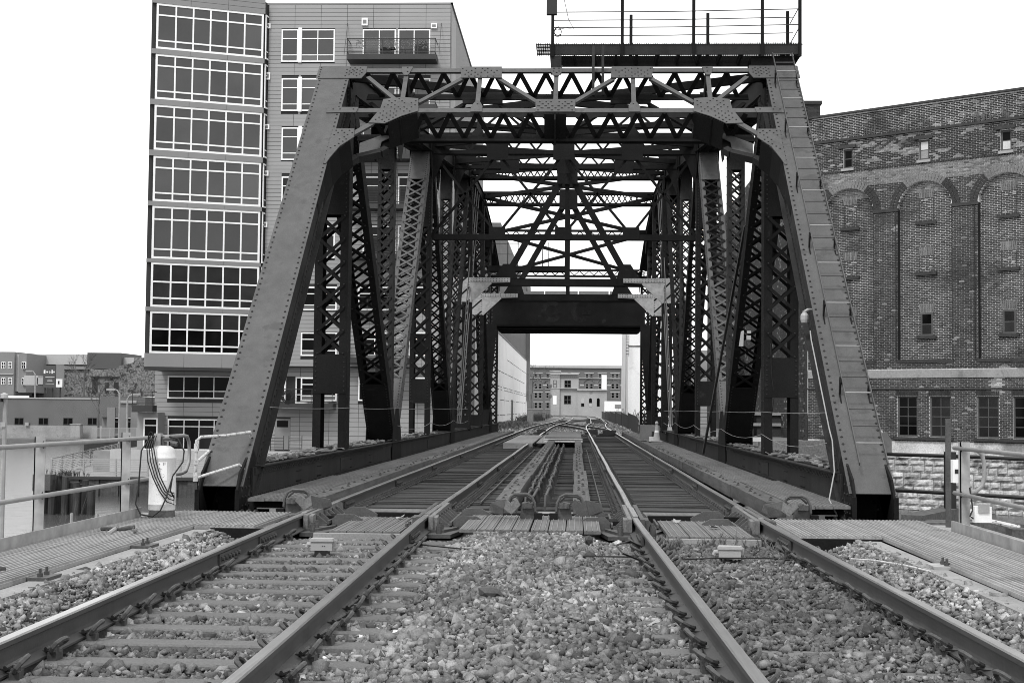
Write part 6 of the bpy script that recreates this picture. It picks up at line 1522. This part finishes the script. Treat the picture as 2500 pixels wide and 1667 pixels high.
for xs0 in (1304, 1333, 1365, 1395, 1429, 1461, 1492, 1524, 1556):
    for ya, yb, kind in ((912, 922, 's'), (936, 949, 'a'), (958, 972, 's'), (982, 997, 's')):
        for dx in (0, 11):
            r = fa.rect(xs0+dx, ya, xs0+dx+8, yb); window(fa, *r, (1,), (1, 1), FB, M['glassd'], .12, .12, .02, frame=M['fargrey'])
        r = fa.rect(xs0-2, ya-2.6, xs0+21, ya-.6); m_ = MB()
        if kind == 's': fa.box(m_, *r, 0, .12)
        r2 = fa.rect(xs0-2, yb+.5, xs0+21, yb+1.6); fa.box(m_, *r2, 0, .15); m_.build('pale_lintel', M['farpale'], FB)
        if kind == 'a':
            c = (r[0]+r[1])/2; z_ = r[2]-.2; mm = MB(); pts = [(c+1.35*math.cos(math.pi*k/12), z_+1.15*math.sin(math.pi*k/12)) for k in range(13)]
            for p, s in zip(pts[:-1], pts[1:]): mm.bar(fa.p(*p, .05), fa.p(*s, .05), .2, .2, (0, 1, 0))
            mm.build('arch', M['farruin'], FB); mm = MB(); r3 = fa.rect(xs0+21, 938, xs0+31, 942); fa.box(mm, *r3, 0, .15); mm.build('impost', M['farpale'], FB)
fb = fwall(322.)
PB = thing('pale_station_house', (-2, 320, 0), 'pale two storey masonry house with bracketed cornice and a lower arched wing', 'building')
q = fb.rect(1344, 912, 1412, 1013); m_ = MB(); fb.box(m_, q[0], q[1], -.6, q[3], -10, 0); m_.build('wall', M['pale'], PB)
q2 = fb.rect(1344, 906, 1366, 1013); m_ = MB(); fb.box(m_, q2[0], q2[1], -.6, q2[3], -10, .5); m_.build('corner_tower', M['pale'], PB)
q3 = fb.rect(1410, 951, 1481, 1013); m_ = MB(); fb.box(m_, q3[0], q3[1], -.6, q3[3], -14, .3); m_.build('wing', M['pale'], PB)
m_ = MB()
for a, b, z in ((q[0], q[1], q[3]), (q2[0]-.2, q2[1]+.2, q2[3]), (q3[0]-.1, q3[1]+.1, q3[3])): fb.box(m_, a, b, z-.15, z+.15, -10, .75)
fb.box(m_, q[0], q[1], fb.ap(1350, 948.5)[1], fb.ap(1350, 947)[1], 0, .6); m_.build('cornice', M['farpale'], PB)
m_ = MB(); a = q[0]
while a < q[1]: fb.box(m_, a, a+.22, fb.ap(1380, 922)[1], fb.ap(1380, 918)[1], 0, .62 if a < q2[1] else .25); a += .45
m_.build('cornice_bracket', M['fargrey'], PB)
for xa, ya, xb, yb, c in ((1351, 928, 1359, 946, 1), (1378, 928, 1394, 946, 2), (1377, 965, 1394, 986, 2)): window(fb, *fb.rect(xa, ya, xb, yb), (1,)*c, (1, 1), PB, M['glassd'], .1, .12, .55 if xa < 1366 else .06, frame=M['wood'])
m_ = MB(); fb.box(m_, *fb.rect(1350, 966, 1359, 987), .5, .56); m_.build('boarded_window', M['white'], PB)
for k, x in enumerate((1419, 1438, 1457)):
    r = fb.rect(x, 972, x+7, 992); m_ = MB(); P = [fb.p(r[0], r[2], .33), fb.p(r[1], r[2], .33)]+[fb.p((r[0]+r[1])/2+(r[1]-r[0])/2*math.cos(t), r[3]-.3+.35*math.sin(t), .33) for t in np.linspace(0, math.pi, 7)]
    m_.plate(P, (0, .05, 0)); m_.build('arched_window', M['farpale'] if k == 0 else M['glassd'], PB); m_ = MB(); fb.box(m_, r[0], r[1], r[2], r[2]+(r[3]-r[2])*.4, .33, .38)
    if k < 2: m_.build('lower_sash', M['farpale'] if k == 1 else M['glassd'], PB)
m_ = MB(); fb.box(m_, *fb.rect(1440, 956, 1446, 961), .3, .36); m_.build('vent', M['fargrey'], PB)
o = MB(); f7 = fwall(335.); f7.box(o, *f7.rect(1469, 915, 1481, 958), -1, 0); o = o.build('pale_chimney', M['white']); tag(o, 'tall white chimney stack behind the low arched wing', 'chimney')
o = MB(); f8 = fwall(300.); f8.box(o, *f8.rect(1476, 979, 1530, 1004), -4, 0); o = o.build('white_shed', M['white']); tag(o, 'white shed to the right of the pale masonry house', 'shed'); 
m_ = MB(); f8.box(m_, *f8.rect(1501, 987, 1516, 997), 0, .05); m_.build('grey_sign', M['fargrey'], o)
TW = thing('concrete_silo_wall', (14, 170, 0), 'tall pale concrete wall right of the far tracks with a thin ladder mast', 'building')
f9 = fwall(170.); r = f9.rect(1534, 810, 1640, 1010); m_ = MB(); f9.box(m_, r[0], r[1], -.5, f9.ap(1534, 700)[1] if False else r[3]+1.2, -25, 0); m_.build('wall', M['wall_white'], TW)
m_ = MB(); f9.box(m_, r[0], r[1], f9.ap(1534, 846)[1], f9.ap(1534, 843)[1], 0, .08); m_.build('dark_stain', M['farruin'], TW)
o = MB(); a = f9.ap(1527, 1000)[0]; o.box(a-.03, 169, -.5, a+.03, 169.06, f9.ap(1527, 818)[1]); o.box(a+.3, 169, f9.ap(1527, 870)[1], a+.36, 169.06, f9.ap(1527, 818)[1]); 
for k in range(7): z = f9.ap(1527, 865-7*k)[1]; o.box(a-.03, 169, z, a+.36, 169.05, z+.05)
o = o.build('ladder_mast', M['fas']); tag(o, 'thin dark ladder mast in front of the pale concrete wall', 'mast')
# far tracks: on to the bend, with a crossover
def fx(y): return (.75*min(1, max(0, (y-96)/42))**2 + (.55 if y > 138 else 0)*min(1, (y-138)/60) - (max(0, y-258)/16)**2*.45)
fy = [80.05]+[84+6*k for k in range(43)]
T = thing('railway_track', (-.5, 150, -.2), 'pair of rusty tracks beyond the bridge bending left at the far houses', 'railway track')
for x in RX:
    zr = .0; sweep_rail(MB(), [(x+fx(y), y, 0) for y in fy]).build('rail', [M['rail'], M['railtop']], T)
for xa, xb, ya, yb in ((RX[2], RX[0], 90, 148), (RX[3], RX[1], 90, 148), (RX[1], RX[3], 150, 215), (RX[0], RX[2], 150, 215)):
    pts = []
    for k in range(16): t = k/15; s = t*t*(3-2*t); pts.append((xa+(xb-xa)*s+fx(ya+(yb-ya)*t), ya+(yb-ya)*t, .004))
    sweep_rail(MB(), pts).build('rail', [M['rail'], M['railtop']], T)
tm_ = MB().box(-1.3, -.11, -.36, 1.3, .11, -.175).mesh('timber_tie', M['btie'])
y = 81.
while y < 200:
    for cxx in (-2.55, 1.48): inst(tm_, 'timber_tie', T, (cxx+fx(y), y, random.uniform(-.02, .0)))
    y += .6 if y < 120 else .9
vb_ = np.zeros((0, 3))
V, F, a_, b_, tn = stones(7000, -7.9, 6, 80.4, 150, .07, lambda x, y: np.full_like(x, -.2), None, .3, -.06, .02)
o = bpy.data.objects.new('far_ballast_gravel', np_mesh('far_ballast_gravel', V, F, np.repeat(tn*1.25, 12), M['stone'])); COL.objects.link(o); tag(o, 'pale ballast and gravel around the tracks beyond the bridge', 'gravel')['kind'] = 'stuff'
structure('far_track_bed', MB().box(-8.2, 80.3, -.6, 9, 262, -.22), M['ground'])
T = thing('bridge_abutment', (0, 82, -4), 'far concrete abutment where the bridge ends', 'abutment'); MB().box(-8.3, 80.25, -7, 9.5, 84.2, -.24).build('wall', M['conc'], T)
for x, y, w, lab in ((-2.0, 82.5, .5, 'dark switch machine in the left track just beyond the bridge'), (1.0, 83.5, .55, 'dark switch machine beside the inner rail of the right track'), (1.9, 80.6, .75, 'wide dark switch machine box in the right track at the bridge end')):
    T = thing('switch_machine', (x, y, -.2), lab, 'switch machine', 'switch machines beyond the bridge'); MB().box(x-w/2, y, -.2, x+w/2, y+.5, .12).build('box', M['clip'], T); MB().box(x-w/2-.2, y+.1, -.2, x-w/2, y+.4, -.05).build('motor', M['cast'], T)
for x, y, h, lab in ((-4.75, 148, 1.25, 'pale grey signal cabinet beside the whitewashed wall'), (-4.4, 195, .8, 'small pale signal cabinet in the weeds by the far track')):
    T = thing('signal_cabinet', (x, y, -.2), lab, 'cabinet'); MB().box(x-.4*h/1.6, y, -.2, x+.4*h/1.6, y+.8, h).build('body', M['pale'], T); MB().box(x-.46*h/1.6, y-.05, h, x+.46*h/1.6, y+.85, h+.1).build('roof', M['farpale'], T)
    MB().box(x-.32*h/1.6, y-.03, 0, x+.32*h/1.6, y, h-.15).build('door', M['pale'], T)
T = thing('concrete_block', (-7.0, 90, -.2), 'pale low concrete pad with boards by the far left track', 'concrete pad'); MB().box(-7.6, 88, -.2, -5.3, 94, .12).build('slab', M['pale'], T); MB().box(-7.5, 87.9, -.1, -5.4, 88, .05).build('board', M['timber'], T)
T = thing('signal_mast', (-4.2, 240, 0), 'slim railway signal with round heads by the pale house', 'signal'); MB().box(-4.3, 240, -.2, -4.2, 240.1, 5.4).build('mast', M['galv'], T)
for z in (3.5, 5.2): MB().lathe((-4.4, 239.8, z), [(0, -.35), (.3, -.3), (.35, 0), (.3, .3), (0, .35)], 10).build('signal_head', M['fargrey'], T)
# dark screen fence on the right
T = thing('screen_fence', (3, 110, 0), 'dark fabric screened fence curving away right of the far tracks', 'fence')
P = [(3.9, 90), (4.02, 110), (4.15, 130), (4.28, 155), (4.4, 185), (4.45, 215), (4.4, 245)]
for k, ((xa, ya), (xb, yb)) in enumerate(zip(P[:-1], P[1:])):
    MB().plate([(xa, ya, -.3), (xb, yb, -.3), (xb, yb, 1.05), (xa, ya, .85)], (.04, 0, 0)).build('screen', M['fence'], T); MB().box(xa-.03, ya-.03, -.4, xa+.03, ya+.03, 1.1).build('post', M['fas'], T)
T = thing('curved_guard', (4.0, 86, 0), 'pale curved steel guard bars beside the end of the dark fence', 'guard')
for k in range(7): MB().tube([(3.95+.1*k, 86.4, -.3), (3.95+.1*k, 86.4, .15), (3.88+.08*k, 86.5, .6), (3.7+.06*k, 86.8, .95)], .025, 5).build('bar', M['galv'], T)
# things on the right-hand side of the bridge deck, far part
T = thing('plywood_hutch', (3.2, 55, 0), 'plywood box with a dark opening standing on the deck beside the right truss', 'box')
f10 = fwall(55.); r = f10.rect(1565, 1038, 1610, 1073); m_ = MB(); f10.box(m_, *r, -1.2, 0); m_.build('box', M['ply'], T); m_ = MB(); f10.box(m_, *f10.rect(1591, 1053, 1609, 1066), 0, .01); m_.build('opening', M['black'], T); m_ = MB(); f10.box(m_, *f10.rect(1584, 1066, 1608, 1077), .1, .5); m_.build('pale_step', M['pwood'], T)
def cone(px, py0, py1, Y, lab):
    b = rp(px, py1, Y); h = rp(px, py0, Y).z-b.z; T = thing('traffic_cone', b, lab, 'traffic cone', 'traffic cones on the bridge'); r = h*.2
    MB().lathe(b, [(0, 0), (r, 0), (r*.95, .03), (r*.42, h*.55), (r*.40, h*.62), (r*.28, h*.85), (r*.42, h*.87), (r*.42, h*.92), (r*.2, h), (0, h)], 14).build('body', M['cone'], T)
    MB().lathe(b, [(r*.56, h*.40), (r*.47, h*.55)], 14).build('white_band', M['white'], T); MB().box(b.x-r*1.35, b.y-r*1.35, b.z-.02, b.x+r*1.35, b.y+r*1.35, b.z+.03).build('base', M['cone'], T)
cone(1635, 1018, 1057, 56, 'pale tall traffic cone standing among the right truss posts'); cone(1603, 1028, 1077, 52, 'pale leaning traffic cone beside the plywood box')
# buildings glimpsed between the posts
gl = thing('clapboard_house', (12, 150, 0), 'pale clapboard building with a dark gabled roof glimpsed between the right truss posts', 'building')
f11 = fwall(150.); r = f11.rect(1655, 905, 1800, 1080); m_ = MB(); f11.box(m_, r[0], r[1], -2, r[3], -8, 0); m_.build('wall', M['joint'], gl)
for k in range(26): z = -2+.38*k; m_ = MB(); f11.box(m_, r[0], r[1], z, z+.33, 0, .05); m_.build('clapboard', M['farpale'], gl) if z < r[3] else None
m_ = MB(); m_.plate([f11.p(r[0]-1, r[3]-.2, .3), f11.p(r[1]+1, r[3]-.2, .3), f11.p(r[1]-2, r[3]+2.2, -4), f11.p(r[0]+1, r[3]+2.2, -4)], (0, -.1, .15)); m_.build('roof', M['siding'], gl)
gb_ = thing('bank_shed', (9.2, 95, -2), 'low brick shed with narrow windows by the right end of the bridge', 'shed'); f12 = fwall(96.); r = f12.rect(1822, 1012, 1990, 1108); m_ = MB(); f12.box(m_, r[0], r[1], -4, r[3], -3, 0); m_.build('wall', M['brick'], gb_)
for ya, yb in ((1006, 1014), (1032, 1040)): m_ = MB(); f12.box(m_, *f12.rect(1822, ya, 1910, yb), 0, .15); m_.build('pale_band', M['stucco'], gb_)
for xa, ya, xb, yb in ((1838, 1014, 1846, 1032), (1840, 1042, 1847, 1062)): m_ = MB(); f12.box(m_, *f12.rect(xa, ya, xb, yb), 0, .05); m_.build('narrow_window', M['glassd'], gb_)
T = thing('barrier', (8, 60, 0), 'pale boarded barrier panel seen between the right truss posts', 'barrier'); f13 = fwall(60.); m_ = MB(); f13.box(m_, *f13.rect(1828, 1067, 1860, 1078), -.1, 0); m_.build('board', M['pwood'], T); m_ = MB(); f13.box(m_, *f13.rect(1832, 1078, 1835, 1100), -.1, 0); f13.box(m_, *f13.rect(1852, 1078, 1855, 1100), -.1, 0); m_.build('leg', M['timber'], T)
lg = thing('pale_warehouse', (-13, 170, 0), 'pale warehouse with tall doors glimpsed between the left truss posts', 'building'); f14 = fwall(112.); r = f14.rect(1100, 905, 1215, 1050); r = (r[0], -8.6, r[2], r[3]); m_ = MB(); f14.box(m_, r[0]-4, r[1], -2, r[3], -15, 0); m_.build('wall', M['farpale'], lg)
for x in (1110, 1122, 1132): m_ = MB(); f14.box(m_, *f14.rect(x, 930, x+3, 1045), 0, .1); m_.build('pilaster', M['fargrey'], lg)
# undergrowth and bare trees at the far end
random.seed(5); bu = MB()
for _ in range(240):
    y = random.uniform(165, 270); x = random.choice([random.uniform(6.3, 13)*y/200, random.uniform(-7.3, -4.5)]); h = random.uniform(.5, 2.6 if x > 0 else 1.3)
    for k in range(9):
        d = Vector((random.uniform(-.5, .5), random.uniform(-.5, .5), 1)).normalized()*h*random.uniform(.5, 1); p = Vector((x+random.uniform(-.5, .5), y, -.4)); bu.bar(p, p+d, .03, .03); bu.bar(p+d*.6, p+d*.6+Vector((random.uniform(-.5, .5), 0, random.uniform(.1, .5)))*h*.5, .025, .025)
tag(bu.build('undergrowth', M['twig']), 'leafless scrub and dry grass along the far track edges', 'undergrowth')['kind'] = 'stuff'
bare_tree('bare tree with fine branches in front of the far brick building', (-8.2, 262, -.4), 13, .16, 6, 21, 'bare trees beyond the bridge'); bare_tree('small bare tree right of the white shed', (8.6, 230, -.4), 8.5, .1, 5, 33)
gr = MB(); random.seed(8)
for _ in range(900):
    weed(gr, random.uniform(-7.9, -4.8), random.uniform(95, 165), -.2, random.uniform(.1, .35), 3, .2, .02)
tag(gr.build('dry_grass', M['grass']), 'dry grass along the foot of the whitewashed wall', 'grass')['kind'] = 'stuff'
